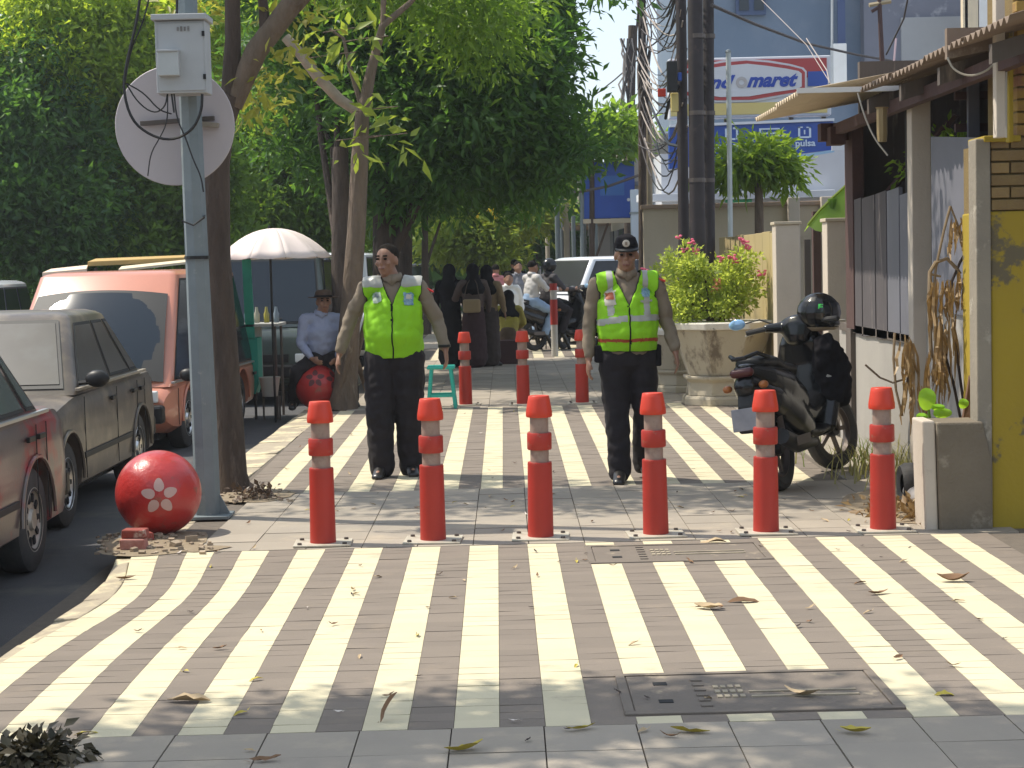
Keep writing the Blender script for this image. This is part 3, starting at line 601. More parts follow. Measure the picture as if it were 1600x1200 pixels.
    # side panes with a rubber border
    for s in (-1,1):
        for i in range(len(split)-1):
            def pt(f,z,pad):
                U0=uf(z)+.10; U1=ur(z)-.10; return Vector((s*(yw(z)+.004),yo+U0+(U1-U0)*f+pad,z))
            p0=.0 if i==0 else .022; p1=.0 if i==len(split)-2 else -.022
            f0,f1=split[i],split[i+1]
            q=[pt(f0,gz0,p0),pt(f1,gz0,p1),pt(f1,gz1,p1),pt(f0,gz1,p0)]
            ce=sum(q,Vector())/4; MB().prism([ce+(v-ce)*1.0 for v in q],(s*.004,0,0)).build('window_seal',trim,t)
            q2=[pt(f0,gz0+.022,p0+.022),pt(f1,gz0+.022,p1-.022),pt(f1,gz1-.022,p1-.022),pt(f0,gz1-.022,p0+.022)]
            MB().prism([v+Vector((s*.004,0,0)) for v in q2],(s*.003,0,0)).build('side_window',glass,t)
    for nm,fn,sg in (('windscreen',uf,-1),('rear_window',ur,1)):
        dn=Vector((0,sg*(zr-zb),abs(b-a) if nm=='windscreen' else abs(d-c))).normalized()
        def fp(x,z): return Vector((x,yo+fn(z),z))+dn*.004
        for pad,m,nm2,of in ((.0,trim,'window_seal',.004),(.025,glass,nm,.009)):
            z0,z1=gz0-.02+pad,gz1+.02-pad-(gtop if sg<0 else 0); q=[fp(-(yw(z0)-.07-pad),z0),fp(yw(z0)-.07-pad,z0),fp(yw(z1)-.07-pad,z1),fp(-(yw(z1)-.07-pad),z1)]
            if bulge and sg<0:
                gm=MB(); nx,nz=16,10
                for j in range(nz+1):
                    for i in range(nx+1):
                        a_,c_=i/nx,j/nz; p=(q[0]*(1-a_)+q[1]*a_)*(1-c_)+(q[3]*(1-a_)+q[2]*a_)*c_
                        gm.v.append(tuple(p+dn*(of+bulge*(1-(2*a_-1)**2)+bulge*.45*(1-(2*c_-1)**2))))
                for j in range(nz):
                    for i in range(nx): k_=j*(nx+1)+i; gm.f.append((k_,k_+1,k_+nx+2,k_+nx+1))
                gm.build(nm2,m,t,smooth=True,fix=False)
            else: MB().prism(q,dn*of).build(nm2,m,t)
    for s in (-1,1):
        wp=[Vector((s*.08-.28,yo+uf(gz0)-.03,gz0-.01)),Vector((s*.25,yo+uf(gz0+.07)-.035,gz0+.05))]
        MB().tube(wp,.009,5).build('wiper',M_black,t)
    for s in (-1,1):
        for u in wh: wheel(t,s*(hw-.11),yo+u,wr,wr,.17,s,capm)
        # arch lips
        for u in wh:
            q=[Vector((s*(hw+.004),yo+u+math.cos(an)*(wr+.06),wr+math.sin(an)*(wr+.06))) for an in [math.pi*k/16 for k in range(17)]]
            MB().tube(q,.013,6).build('arch_lip',body,t,smooth=True)
        y0=yo+uf(zb)+.18; mz=belt+.06
        m1=MB(); ell(m1,(s*(hw+.09),y0,mz),(.085,.05,.06),None,12,8); m1.build('wing_mirror',M_black,t,smooth=True)
        MB().tube([(s*(hw-.05),y0+.03,mz-.03),(s*(hw+.05),y0+.01,mz-.02)],.018,6).build('mirror_arm',M_black,t)
        # seams, handles, side moulding
        for i in range(len(split)):
            uu=a+.16+(d-a-.25)*split[i]
            MB().bx(s*(hw-.003),s*(hw+.0015),yo+uu-.004,yo+uu+.004,zs+.08,belt-.06).build('door_seam',M_dark,t)
            if 0<i: MB().box((s*(hw+.012),yo+uu-.16,belt-.13),(.022,.13,.03)).build('door_handle',M_black,t,bevel=.004)
        MB().bx(s*(hw-.002),s*(hw+.010),yo+wh[0]+wr+.1,yo+wh[1]-wr-.1,zs+.22,zs+.26).build('side_moulding',trim,t,bevel=.003)
        MB().bx(s*(hw-.03),s*(hw+.002),yo+uf(zb)+.02,yo+ur(zb)-.02,belt-.012,belt+.008).build('belt_trim',M_conc if glass is M_glassd else M_chrome,t,bevel=.003)
    # bumpers, lights, plate
    zf=float(np.interp(.05,tu,tz))
    for yy,s,nm in ((yo-.02,-1,'front_bumper'),(yo+L+.02,1,'rear_bumper')):
        MB().box((0,yy,zs+.2),(W-.12,.12,.17)).build(nm,trim if trim is not M_trim else M_black,t,bevel=.03)
        MB().box((0,yy+s*.065,zs+.22),(.40,.012,.10)).build('number_plate',M_black if s<0 else M_black,t,bevel=.002)
    for s in (-1,1):
        MB().box((s*(hw-.27),yo+.0,zs+.36),(.30,.05,.11)).build('headlight',mat('lamp_glass',(.7,.7,.68),.1,coat=.5),t,bevel=.015)
        if lamps: MB().box((s*(hw-.22),yo+L-.0,zs+.38),(.26,.05,.13)).build('tail_light',mat('lamp_red',(.4,.02,.02),.2,coat=.4),t,bevel=.01)
    if grille: MB().box((0,yo-.0,zs+.36),(W-1.0,.05,.10)).build('grille',M_black,t,bevel=.005)
    return t
ZR=-.14
M_sed=mat('dusty_brown_paint',(.060,.052,.050),.38,(.14,.115,.09),2.2,.8,.1,40,c3=(.24,.195,.14),s3=3.5,a3=(.46,.72),coat=.1)
M_sed2=mat('dusty_red_paint',(.10,.075,.072),.33,(.17,.13,.11),2.0,.9,.1,40,c3=(.26,.025,.03),s3=2.2,a3=(.5,.6),coat=.25)
M_org=mat('coral_orange_paint',(.58,.22,.14),.35,(.48,.19,.12),3,.7,coat=.5,c3=(.45,.22,.14),s3=5,a3=(.62,.8))
M_wcar=mat('white_car_paint',(.72,.74,.77),.25,coat=.6)
M_dcar=mat('dark_green_paint',(.05,.075,.065),.2,(.08,.09,.08),4,.6,coat=.7)
car('sedan','dust-covered brown sedan parked facing the camera, left of the big red ball',(-3.74,11.15+1.92,ZR),0,L=3.85,W=1.64,H=1.42,belt=.90,cab=(1.0,1.62,2.75,3.3),wh=(.72,3.05),wr=.29,body=M_sed,glass=M_glassd,split=(0,.5,.86,1),tumble=.20,top=[(0,.62),(.05,.70),(.25,.76),(1.0,.86),(3.3,.88),(3.6,.88),(3.82,.84),(3.85,.7)])
o=car('sedan','faded grey and red sedan nearest the camera, cut off by the left edge',(-3.52,8.95,ZR),0,L=4.15,W=1.68,H=1.40,belt=.90,cab=(1.1,1.7,2.9,3.55),wh=(.75,3.22),wr=.30,body=M_sed2,glass=mat('teal_glass',(.06,.10,.10),.12,(.12,.15,.14),3,.8,coat=.3),split=(0,.46,.9,1),capm=mat('hubcap_grey',(.42,.38,.33),.45,(.3,.27,.23),8,.6,metal=.4))
# orange van: tall cabin, very large windscreen over a short steep nose
car('van','coral orange van with a huge windscreen, behind the dusty brown sedan',(-3.79,16.4+1.95,ZR),R(-4),L=3.9,W=1.68,H=1.70,belt=.66,zs=.18,cab=(.12,.98,3.5,3.85),gtop=.17,bulge=.075,wh=(.75,3.0),wr=.28,body=M_org,glass=M_glass,split=(0,.33,.68,1),tumble=.16,top=[(0,.50),(.04,.56),(.12,.62),(.4,.66),(3.7,.66),(3.9,.6)],grille=True,cat='van',nose=.06)
car('minibus','dark green minibus parked behind the teal food stall, facing the camera',(-3.02,22+2.0,ZR),0,L=4.0,W=1.65,H=1.86,belt=1.0,zs=.22,cab=(.08,.42,3.75,3.95),wh=(.7,3.0),wr=.28,body=M_dcar,glass=M_glass,split=(0,.3,.64,1),tumble=.10,top=[(0,.80),(.05,.92),(.2,.98),(3.8,1.0),(4.0,.9)],cat='minibus')
car('white_van','white van parked beyond the minibus, glimpsed left of the slender tree trunk',(-3.02,29+2.0,ZR),0,L=4.1,W=1.65,H=1.92,belt=1.02,zs=.22,cab=(.10,.55,3.75,3.95),wh=(.7,3.0),wr=.29,body=M_wcar,glass=M_glass,split=(0,.3,.64,1),tumble=.10,top=[(0,.80),(.05,.92),(.3,1.0),(3.8,1.02),(4.1,.9)],cat='van')
car('dark_car','dark car with a pale roof behind the shoulder of the bareheaded officer',(-2.75,45+2,ZR),0,L=4.1,W=1.65,H=1.72,belt=.95,cab=(.8,1.4,3.6,3.95),wh=(.75,3.1),body=M_gloss,glass=M_glass,split=(0,.33,.68,1))
car('white_car','white car across the road at the left edge, left of the orange van',(-6.75,21.5,ZR),R(4),L=4.1,W=1.66,H=1.62,belt=.92,cab=(.8,1.35,3.6,3.95),wh=(.75,3.1),body=M_wcar,glass=M_glass,split=(0,.33,.68,1))
car('suv','white estate car parked crosswise behind the capped officer',(2.84,34.6,-.0),R(118),lamps=False,L=4.4,W=1.72,H=1.62,belt=.98,cab=(.95,1.7,4.0,4.35),wh=(.85,3.4),wr=.33,body=M_wcar,glass=mat('tinted_glass',(.03,.03,.035),.25,spec=.4),split=(0,.38,.74,1),tumble=.14)
# tarpaulin awning behind the van
a=T('tarpaulin_awning','thin yellow-brown awning sheets on poles beyond the orange van','awning',(-3.9,24,ZR))
M_tarp=mat('tarp_ochre',(.52,.36,.12),.7,(.42,.26,.09),4,.7); M_tarp2=mat('tarp_cream',(.75,.62,.42),.7,(.6,.5,.36),4,.6)
def slabp(nm,c,m,th,par): MB().prism(c,(0,0,-th)).build(nm,m,par,True)
slabp('sheet',[P(137,409,24),P(290,402,24),P(300,398,26.5),P(150,404,26.5)],M_tarp,.06,a)
slabp('sheet',[P(185,421,23.4),P(292,409,23.4),P(296,405,23.9),P(190,416,23.9)],M_tarp2,.03,a)
slabp('sheet',[P(66,426,22.8),P(135,420,22.8),P(137,414,25.2),P(80,420,25.2)],mat('tarp_cream2',(.78,.6,.45),.7),.05,a)
for px in (150,285,205): q=P(px,415,24); MB().tube([(q.x,24,ZR),(q.x,24,q.z-.03)],.02,6).build('pole',M_bark,a,True)
# food stall with umbrella
ts=T('food_stall','narrow teal-painted food stall with a grey bucket, under the pale umbrella','stall',(-2.75,20.2,ZR))
M_teal=mat('teal_paint',(.02,.34,.25),.5,(.015,.26,.20),6,.6)
MB().prism([P(378,405,20),P(391,405,20),P(398,530,20),P(384,530,20)],(0,.05,0)).build('post',M_teal,ts,True)
MB().prism([P(379,528,20),P(402,528,20),P(404,600,20),P(399,616,20),P(388,614,20),P(384,606,20)],(0,.35,0)).build('side_panel',M_teal,ts,True,bevel=.003)
q0=P(355,500,20.1); q1=P(395,500,20.1)
MB().bx(-3.12,-2.82,20.05,20.6,.22,.9).build('cupboard',mat('stall_grey',(.3,.33,.32),.6,(.22,.25,.24),5,.6),ts,True,bevel=.005)
MB().bx(-3.15,-2.55,20.0,20.7,.90,.93).build('counter',mat('aluminium',(.5,.5,.48),.4,(.4,.4,.38),5,.5),ts,True,bevel=.003)
for x,y in ((-3.1,20.05),(-2.84,20.05),(-3.1,20.6),(-2.6,20.6),(-2.6,20.05)): MB().tube([(x,y,ZR),(x,y,.92)],.016,6).build('leg',M_bolt,ts,True)
for i in range(5):
    mb=MB(); c=Vector((-3.05+i*.11,20.3,.935)); mb.lathe([(.03,0),(.035,.1),(.02,.13),(.015,.18),(.0,.18)],c,n=10); mb.build('bottle',mat('bottle%d'%i,[(.3,.1,.05),(.1,.2,.25),(.4,.38,.3),(.35,.3,.05),(.2,.25,.3)][i],.2,coat=.5),ts,True,smooth=True)
MB().lathe([(0,0),(.085,0),(.115,.20),(.12,.20),(.12,.215),(.0,.2)],(P(424,618,20).x,19.9,P(424,618,20).z),n=20).build('bucket',mat('bucket_grey',(.42,.41,.37),.6),ts,True,smooth=True)
cx=P(424,620,19.9); 
for s in (-1,1): MB().tube([(cx.x+s*.09,19.9,ZR),(cx.x+s*.09,19.9,cx.z+.01)],.012,5).build('leg',M_bolt,ts,True)
# umbrella
uc=P(428,357,19.6); uu=T('parasol','pale pink round parasol over the teal stall','umbrella',(uc.x,uc.y,ZR)); M_umb=mat('umbrella_cloth',(.74,.64,.59),.8,(.68,.58,.54),3,.6)
zb_=P(428,403,19.6).z; hh=uc.z-zb_; RU=.62
def up_(a,f):
    lobe=1-.10*math.sin(f*math.pi/2)*abs(math.sin(a*5)); rr=RU*f*lobe; z=uc.z-hh*(f**2.1)+.015*abs(math.sin(a*5))*f*-1
    return Vector((uc.x+rr*math.cos(a),uc.y+rr*math.sin(a),z-.0))
for g_ in range(10):
    mb=MB(); na,nf=5,8; a0=math.pi*2*g_/10
    vs_=[up_(a0+math.pi/5*i/na,j/nf) for j in range(nf+1) for i in range(na+1)]
    fs_=[(j*(na+1)+i,j*(na+1)+i+1,(j+1)*(na+1)+i+1,(j+1)*(na+1)+i) for j in range(nf) for i in range(na)]
    o=mb.add(vs_,fs_).build('canopy_panel',M_umb,uu,True,smooth=True,fix=False); sd=o.modifiers.new('s','SOLIDIFY'); sd.thickness=.003
    MB().tube([up_(a0,j/6)-Vector((0,0,.012)) for j in range(7)],.004,4).build('rib',M_bolt,uu,True)
MB().tube([(uc.x-.05,uc.y,ZR),(uc.x-.05,uc.y,uc.z+.03)],.013,8).build('shaft',M_black,uu,True)
# green stool
g=G(690,634); g.y=19.3; g.x=P(690,600,19.3).x; sx=T('plastic_stool','teal green plastic stool behind the bareheaded officer','stool',(g.x,g.y,0)); M_gr=mat('plastic_green',(.02,.38,.30),.4)
MB().box((0,0,.44),(.30,.30,.035)).build('seat',M_gr,sx,bevel=.012)
for a in (-1,1):
    for b in (-1,1): MB().prism([(a*.12,b*.12,.43),(a*.165,b*.12,.0),(a*.165,b*.165,.0),(a*.12,b*.145,.43)],(a*-.035,b*.0,0)).build('leg',M_gr,sx,bevel=.003)
    MB().box((a*.14,0,.14),(.02,.26,.03)).build('rail',M_gr,sx,bevel=.003); MB().box((0,a*.14,.14),(.26,.02,.03)).build('rail',M_gr,sx,bevel=.003)
# ------------------------------------------------------------------ right-hand frontage
M_cw=mat('cream_wall',(.50,.43,.32),.9,(.42,.36,.27),1.5,.7,.2,30,c3=(.30,.25,.19),s3=1.5,a3=(.58,.72))
M_post=mat('post_plaster',(.55,.48,.40),.9,(.45,.39,.32),3,.7,.3,40,c3=(.30,.26,.22),s3=4,a3=(.6,.75))
M_brown=mat('dark_red_wood',(.09,.045,.04),.8,(.06,.03,.028),6,.6,.3,30)
M_wood=mat('weathered_wood',(.13,.105,.09),.9,(.07,.058,.05),6,.7,.6,30,stretch=(1,1,.15),c3=(.26,.21,.17),s3=6,a3=(.6,.72))
M_bwood=mat('weathered_board',(.11,.095,.10),.85,(.055,.05,.055),3,.8,.4,30,stretch=(1,1,.25),c3=(.24,.20,.19),s3=7,a3=(.60,.72))
M_must=mat('mustard_wall',(.36,.26,.018),.85,(.30,.21,.018),2,.7,.35,24,c3=(.13,.105,.06),s3=2.2,a3=(.565,.60))
M_strip=mat('strip_plaster',(.30,.26,.20),.9,(.20,.175,.14),4,.7,.5,40,c3=(.46,.41,.33),s3=6,a3=(.58,.7))
M_mort2=mat('mortar_ochre',(.17,.115,.05),.95,(.22,.155,.05),14,.7,.5,60)
M_wwall=mat('whitewash',(.38,.355,.32),.85,(.30,.28,.255),2.5,.7,.2,30,c3=(.30,.27,.24),s3=3,a3=(.6,.75))
M_zinc=mat('grey_sheet',(.17,.17,.20),.6,(.13,.13,.15),2,.6,c3=(.24,.23,.25),s3=3,a3=(.6,.8))
# yellow wall: brick core with plaster skin
yw_=T('yellow_wall','mustard yellow wall with peeling plaster and bare bricks at the right edge','wall',(3.4,10.1,0))
x0=P(1549,600,9.98).x; ztop=P(1560,222,9.98).z
MB().bx(x0,5.2,9.98,10.6,-.02,ztop-.38).build('plaster_wall',M_must,yw_,True,bevel=.01)
MB().bx(x0+.012,5.2,10.0,10.6,ztop-.38,ztop-.0).build('core',M_mort2,yw_,True)
MB().bx(P(1587,100,9.98).x+.012,5.2,10.0,10.6,ztop,4.2).build('core',M_mort2,yw_,True)
MB().bx(x0-.085,x0-.002,9.96,10.12,-.02,ztop+.02).build('edge_strip',M_strip,yw_,True,bevel=.008)
MB().bx(x0-.04,P(1587,100,9.98).x+.02,9.95,10.3,ztop+.0,ztop+.035).build('coping',M_must,yw_,True,bevel=.006)
M_bk=mat('brick_ochre',(.40,.25,.05),.9,(.30,.19,.05),12,.7,.5,60,c3=(.24,.12,.07),s3=5,a3=(.5,.65),isl=.15); M_bk2=mat('brick_bare',(.19,.12,.06),.95,(.26,.18,.07),12,.7,.5,60,isl=.2)
z=ztop-.38; row=0
while z<4.1:
    xa=x0 if z<ztop-.03 else P(1587,100,9.98).x; x=xa+(0 if row%2 else -.0); first=(.11 if row%2 else .21)
    while x<3.6:
        wd=first; first=.21
        MB().bx(x+.005,min(x+wd,3.6)-.005,9.972+random.uniform(-.006,.004),10.06,z+.005,z+.062).build('brick',M_bk2 if (z<ztop and x<xa+.15+random.random()*.1) else M_bk,yw_,True,bevel=.004); x+=wd
    z+=.068; row+=1
for nm,px0,px1,y0,y1,m,Y in (('downpipe',1557,1570,-60,215,M_post,9.6),('downpipe',1577,1583,40,222,M_must,9.8)):
    a,b=P(px0,y1,Y),P(px1,y0,Y); MB().bx(a.x,b.x,Y,Y+.07,a.z,b.z).build(nm,m,yw_,True,bevel=.005)
# concrete block
cbk=T('concrete_block','broken hollow concrete post stump at the pavement edge beside the yellow wall','concrete block',G(1508,822))
xa,xb=G(1464,825).x,G(1545,822).x; zt=P(1500,658,10).z
bm_=MB(); bm_.prism([(xa,9.93,-.01),(xb,9.93,-.01),(xb-.0,9.93,zt*.62),(xb-.05,9.93,zt),(xa-.015,9.93,zt)],(0,.30,0)); o=bm_.build('stump',mat('old_concrete',(.20,.165,.12),.95,(.13,.105,.075),3.5,.8,.8,40,c3=(.30,.26,.20),s3=5,a3=(.58,.7)),cbk,True,bevel=.012)
MB().prism([(xa-.075,9.95,-.01),(xa-.003,9.95,-.01),(xa-.018,9.95,zt+.01),(xa-.09,9.95,zt+.01)],(0,.26,0)).build('render_skin',M_post,cbk,True,bevel=.01)
# shop shed frontage along the pavement
sh=T('shed','low roadside shed of boards and sheets with a corrugated roof, right of the scooter','shed',(2.9,12,0))
MB().bx(2.80,2.9,12.25,15.1,-.02,.93).build('low_wall',M_wwall,sh,True)
for i,(pa,pb_) in enumerate(((1325,1345),(1346,1366),(1367,1384),(1385,1404),(1405,1424))):
    X=2.78; ya=X*2800/(pb_-790); yb=X*2800/(pa-790); tz_=1.98+random.uniform(-.03,.03); MB().prism([(X,ya+.006,.95+random.uniform(-.05,0)),(X,yb-.006,.95+random.uniform(-.05,0)),(X,yb-.006,tz_),(X,ya+.006,tz_+.015)],(.03,0,0)).build('board',M_bwood if i<3 else M_zinc,sh,True,bevel=.003)
MB().bx(2.76,2.84,14.4,14.6,-.02,.95).build('brown_post',M_wood,sh,True)
MB().bx(2.77,2.86,14.3,14.62,.95,2.62).build('dark_post',M_brown,sh,True)
MB().bx(2.8,2.9,12.4,12.55,1.9,2.66).build('dark_post',M_dark,sh,True); MB().bx(2.78,2.84,12.3,15,.92,.98).build('rail',M_wood,sh,True)
MB().bx(2.60,2.72,14.3,14.5,2.42,2.56).build('beam',M_brown,sh,True); MB().bx(2.55,2.85,14.45,14.6,2.46,2.60).build('beam',M_brown,sh,True); MB().bx(2.64,2.70,9.2,14.4,2.50,2.585).build('beam',M_brown,sh,True)
a,b=P(1428,640,12),P(1454,145,12); MB().bx(a.x,b.x-.0,12,12.14,-.02,b.z).build('white_post',M_post,sh,True,bevel=.006)
MB().prism([(2.79,10.4,1.15),(2.79,11.75,1.17),(2.79,11.75,2.3),(2.79,10.4,2.2)],(.02,0,0)).build('metal_sheet',M_zinc,sh,True)
MB().bx(2.81,2.88,10.2,12.0,-.02,1.2).build('low_wall',M_wwall,sh,True)
M_void=mat('interior_dark',(.035,.03,.028),.95)  # shade of the shed's inside put into the back wall's near-black colour
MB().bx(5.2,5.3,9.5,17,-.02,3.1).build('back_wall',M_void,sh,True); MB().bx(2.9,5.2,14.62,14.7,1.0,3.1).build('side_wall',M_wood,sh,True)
for y in (10.6,11.0,11.35): MB().bx(3.0,3.07,y,y+.09,1.9,2.6).build('lattice_bar',M_wood,sh,True)
for x in (2.92,3.12,3.35,3.6): MB().bx(x,x+.07,11.3,11.34,1.9,2.7).build('lattice_bar',M_zinc,sh,True)
for z in (2.1,2.3,2.5): MB().bx(2.85,3.7,11.34,11.38,z,z+.05).build('lattice_bar',M_brown,sh,True)
MB().tube([(2.95,14.4,1.9),(3.5,13.9,2.6)],.03,6).build('brace',M_brown,sh,True)
# corrugated sheets
M_rf=mat('roof_sheet',(.22,.16,.115),.75,(.16,.115,.085),3,.7,.2,20,c3=(.42,.38,.33),s3=5,a3=(.6,.75))
M_rf2=mat('roof_sheet_pale',(.55,.44,.30),.6,(.48,.38,.26),3,.7)
def corr(nm,x0,x1,y0,y1,z0,z1,m,along='Y',amp=.018,wl=.105,th=.004):
    """sheet from x0 (eave, z0) to x1 (z1); waves repeat along Y"""
    n=int((y1-y0)/wl*8); mb=MB(); vs_=[]
    for j,(x,z) in enumerate(((x0,z0),((x0+x1)/2,(z0+z1)/2),(x1,z1))):
        for i in range(n+1):
            y=y0+(y1-y0)*i/n; vs_.append((x,y,z+amp*math.cos(2*math.pi*(y-y0)/wl)))
    fs_=[(j*(n+1)+i,j*(n+1)+i+1,(j+1)*(n+1)+i+1,(j+1)*(n+1)+i) for j in range(2) for i in range(n)]
    o=mb.add(vs_,fs_).build(nm,m,sh,True,smooth=True,fix=False); s_=o.modifiers.new('s','SOLIDIFY'); s_.thickness=th; return o
for y0 in (8.7,9.6,10.5,11.4): corr('roof_sheet',2.45+random.uniform(-.01,.01),4.6,y0,y0+.92,2.655+random.uniform(-.006,.006)+.004*(y0>9),3.25,M_rf)
corr('canopy_sheet',2.04,2.9,12.42,13.5,2.66,2.80,M_rf2); corr('canopy_sheet',2.06,2.9,13.52,14.7,2.655,2.79,M_rf2); corr('roof_sheet',2.9,5,12.4,14.7,2.85,3.3,M_rf)
for y in (12.42,): MB().bx(2.03,2.95,y-.02,y+.01,2.66,2.695).build('edge_board',M_white,sh,True)
for y in (9.2,10.3,11.3,12.3): MB().prism([(2.5,y,2.60),(4.5,y,3.17),(4.5,y,3.08),(2.5,y,2.50)],(0,.06,0)).build('rafter',M_wood,sh,True)
a,b=P(1480,92,9.9),P(1556,42,9.9); MB().prism([(a.x,9.9,a.z),(b.x+.1,9.9,a.z+.07),(b.x+.1,9.9,b.z),(a.x+.0,9.9,b.z)],(0,.05,0)).build('gable_board',M_rf,sh,True)
a=P(1378,175,11.6); MB().lathe([(.0,-.19),(.03,-.19),(.035,-.14),(.035,.02),(.045,.03),(.0,.03)],(a.x,a.y,a.z),n=8).build('hanging_lamp',mat('lamp_ochre',(.25,.18,.08),.6),sh,True)
for pts in ([(1340,145,11.5),(1350,180,11.5),(1365,215,11.5),(1387,243,11.5)],[(1480,90,9.7),(1490,110,9.7),(1515,120,9.7),(1540,112,9.7),(1553,100,9.7)],[(1572,105,9.7),(1572,215,9.7)]):
    MB().tube(smooth_path([P(*p) for p in pts]),.006,5).build('cable',mat('pale_cable',(.45,.42,.36),.6),sh,True,smooth=True)
link('creeper_leaves',leafmesh([(3.3,13.6,2.25,.35,.5,.25),(3.2,12.9,2.2,.3,.3,.2)],700,.09,61,spread=.1,shell=.1),M_lf,sh,True)
# gate pillars and yellow ribbed fence
def pillar(lb,x0,x1,y,zt,m=M_post):
    t=T('gate_pillar',lb,'pillar',((x0+x1)/2,y,0)); MB().bx(x0,x1,y,y+.24,-.02,zt).build('shaft',m,t,True,bevel=.008); MB().bx(x0-.015,x1+.015,y-.015,y+.255,zt,zt+.03).build('cap',M_cw,t,True,bevel=.005); return t
pillar('pale gate pillar left of the motorcycle helmet',2.71,2.955,18.0,1.86); pillar('pale gate pillar right of the motorcycle helmet, next to the dark boards',2.75,2.94,15.35,1.83)
fc=T('ribbed_fence','yellowish panel fence behind the stone planters','fence',(2.78,20.5,0)); M_fy=mat('fence_yellow',(.46,.36,.17),.8,(.38,.30,.15),2,.7,.1,20,c3=(.26,.19,.10),s3=3,a3=(.6,.72),stretch=(1,1,.4))
for i in range(9): MB().bx(2.78,2.81,18.32+i*.56,18.32+i*.56+.545,-.02,1.80+random.uniform(-.01,.012)).build('panel',M_fy,fc,True,bevel=.004)
# red-brown gate posts in the opening
gp=T('gate_frame','thin dark red posts standing in the gateway behind the helmet','gate frame',(2.9,16.8,0))
for px,Y in ((1277,16.6),): q=P(px,400,Y); MB().bx(q.x-.035,q.x+.035,Y,Y+.07,-.02,1.95).build('post',M_brown,gp,True)
q=P(1262,400,17.4); MB().bx(q.x-.03,q.x+.03,17.4,17.45,-.02,1.7).build('post',M_bolt,gp,True)
MB().bx(2.9,3.3,17.6,17.64,1.0,1.06).build('rail',M_brown,gp,True)
# cream yard wall facing the camera, its cap in brown
cwl=T('yard_wall','long cream yard wall with a cap, behind the black utility poles','wall',(3.4,25,0))
MB().bx(1.93,5.2,25,25.15,-.02,2.24).build('wall',M_cw,cwl,True); MB().bx(1.90,5.25,24.96,25.19,2.24,2.30).build('cap',mat('cap_brown',(.30,.22,.16),.8),cwl,True,bevel=.01)
MB().bx(3.7,4.9,20.0,20.1,-.02,2.0).build('inner_wall',M_cw,cwl,True)
for px in (1240,1292): q=P(px,330,24.9); MB().bx(q.x-.08,q.x+.08,24.85,25.0,-.02,2.35).build('pier',M_post,cwl,True,bevel=.01)
# ------------------------------------------------------------------ buildings
M_bg=mat('building_blue_grey',(.14,.19,.26),.85,(.12,.165,.23),.35,.6,.1,20,c3=(.18,.22,.28),s3=.5,a3=(.5,.7))
M_bg2=mat('building_weathered',(.18,.19,.24),.9,(.13,.14,.17),1.2,.9,.3,12,c3=(.36,.37,.40),s3=1.6,a3=(.55,.68))
M_bg3=mat('building_patch',(.34,.35,.36),.9,(.28,.29,.30),1,.6)
bd=T('grey_building','tall blue-grey building behind the shop signs, upper right','building',(8,40,0))
xa=P(1113,100,40).x; xm=P(1345,100,40).x
MB().bx(xa,xm,40,54,-.1,13).build('wall',M_bg,bd,True); MB().bx(xm,16,39.6,54,-.1,13).build('weathered_wall',M_bg2,bd,True)
a,b=P(1410,190,39.5),P(1503,25,39.5); MB().bx(a.x,b.x,39.52,39.62,a.z,b.z).build('plaster_patch',M_bg3,bd,True)
a,b=P(1150,24,39.9),P(1196,-30,39.9); wf=MB().bx(a.x,b.x,39.88,39.99,a.z,b.z).build('window_frame',mat('blue_frame',(.05,.08,.16),.6),bd,True)
for k in range(2): w_=(b.x-a.x)/2; MB().bx(a.x+.07+k*w_,a.x+w_-.05+k*w_,39.85,39.89,a.z+.1,b.z).build('pane',M_glass,wf,True)
a,b=P(1309,70,39.5),P(1319,-60,39.5); MB().bx(a.x,b.x,39.45,39.55,a.z,b.z).build('downpipe',mat('pipe_blue',(.05,.08,.18),.6),bd,True)
a,b=P(1299,142,39.5),P(1319,70,39.5); MB().bx(a.x,b.x,39.2,39.58,a.z,b.z).build('white_box',M_white,bd,True,bevel=.02)
a=P(1302,0,39.6); MB().tube([P(1300,-40,39.8),P(1300,140,39.8)],.03,6).build('conduit',M_white,bd,True)
for px0,px1,y0,y1,m in ((1505,1528,-20,50,M_tarp2),(1530,1552,-20,42,M_white),(1508,1512,-20,50,M_white)): a,b=P(px0,y1,38.5),P(px1,y0,38.5); MB().bx(a.x,b.x,38.5,38.7,a.z,b.z).build('shutter',m,bd,True)
# mast in front of it
q=P(1380,130,24); mt=T('antenna_mast','thin rusty mast with small cross arms rising above the shed roof','mast',(q.x,24,0))
MB().tube([(q.x,24,0),P(1379,110,24),P(1375,25,24),P(1373,-30,24)],[.04,.035,.03,.03],8).build('pole',M_brown,mt,True); MB().tube([P(1358,8,24),P(1392,2,24)],.03,6).build('cross_arm',mat('arm_ochre',(.4,.32,.2),.7),mt,True); MB().tube([P(1362,18,24),P(1376,10,24)],.025,6).build('cross_arm',M_brown,mt,True)
MB().tube([P(1400,60,24),P(1396,105,24)],.015,5).build('stay',mat('pinkish',(.6,.45,.5),.6),mt,True)
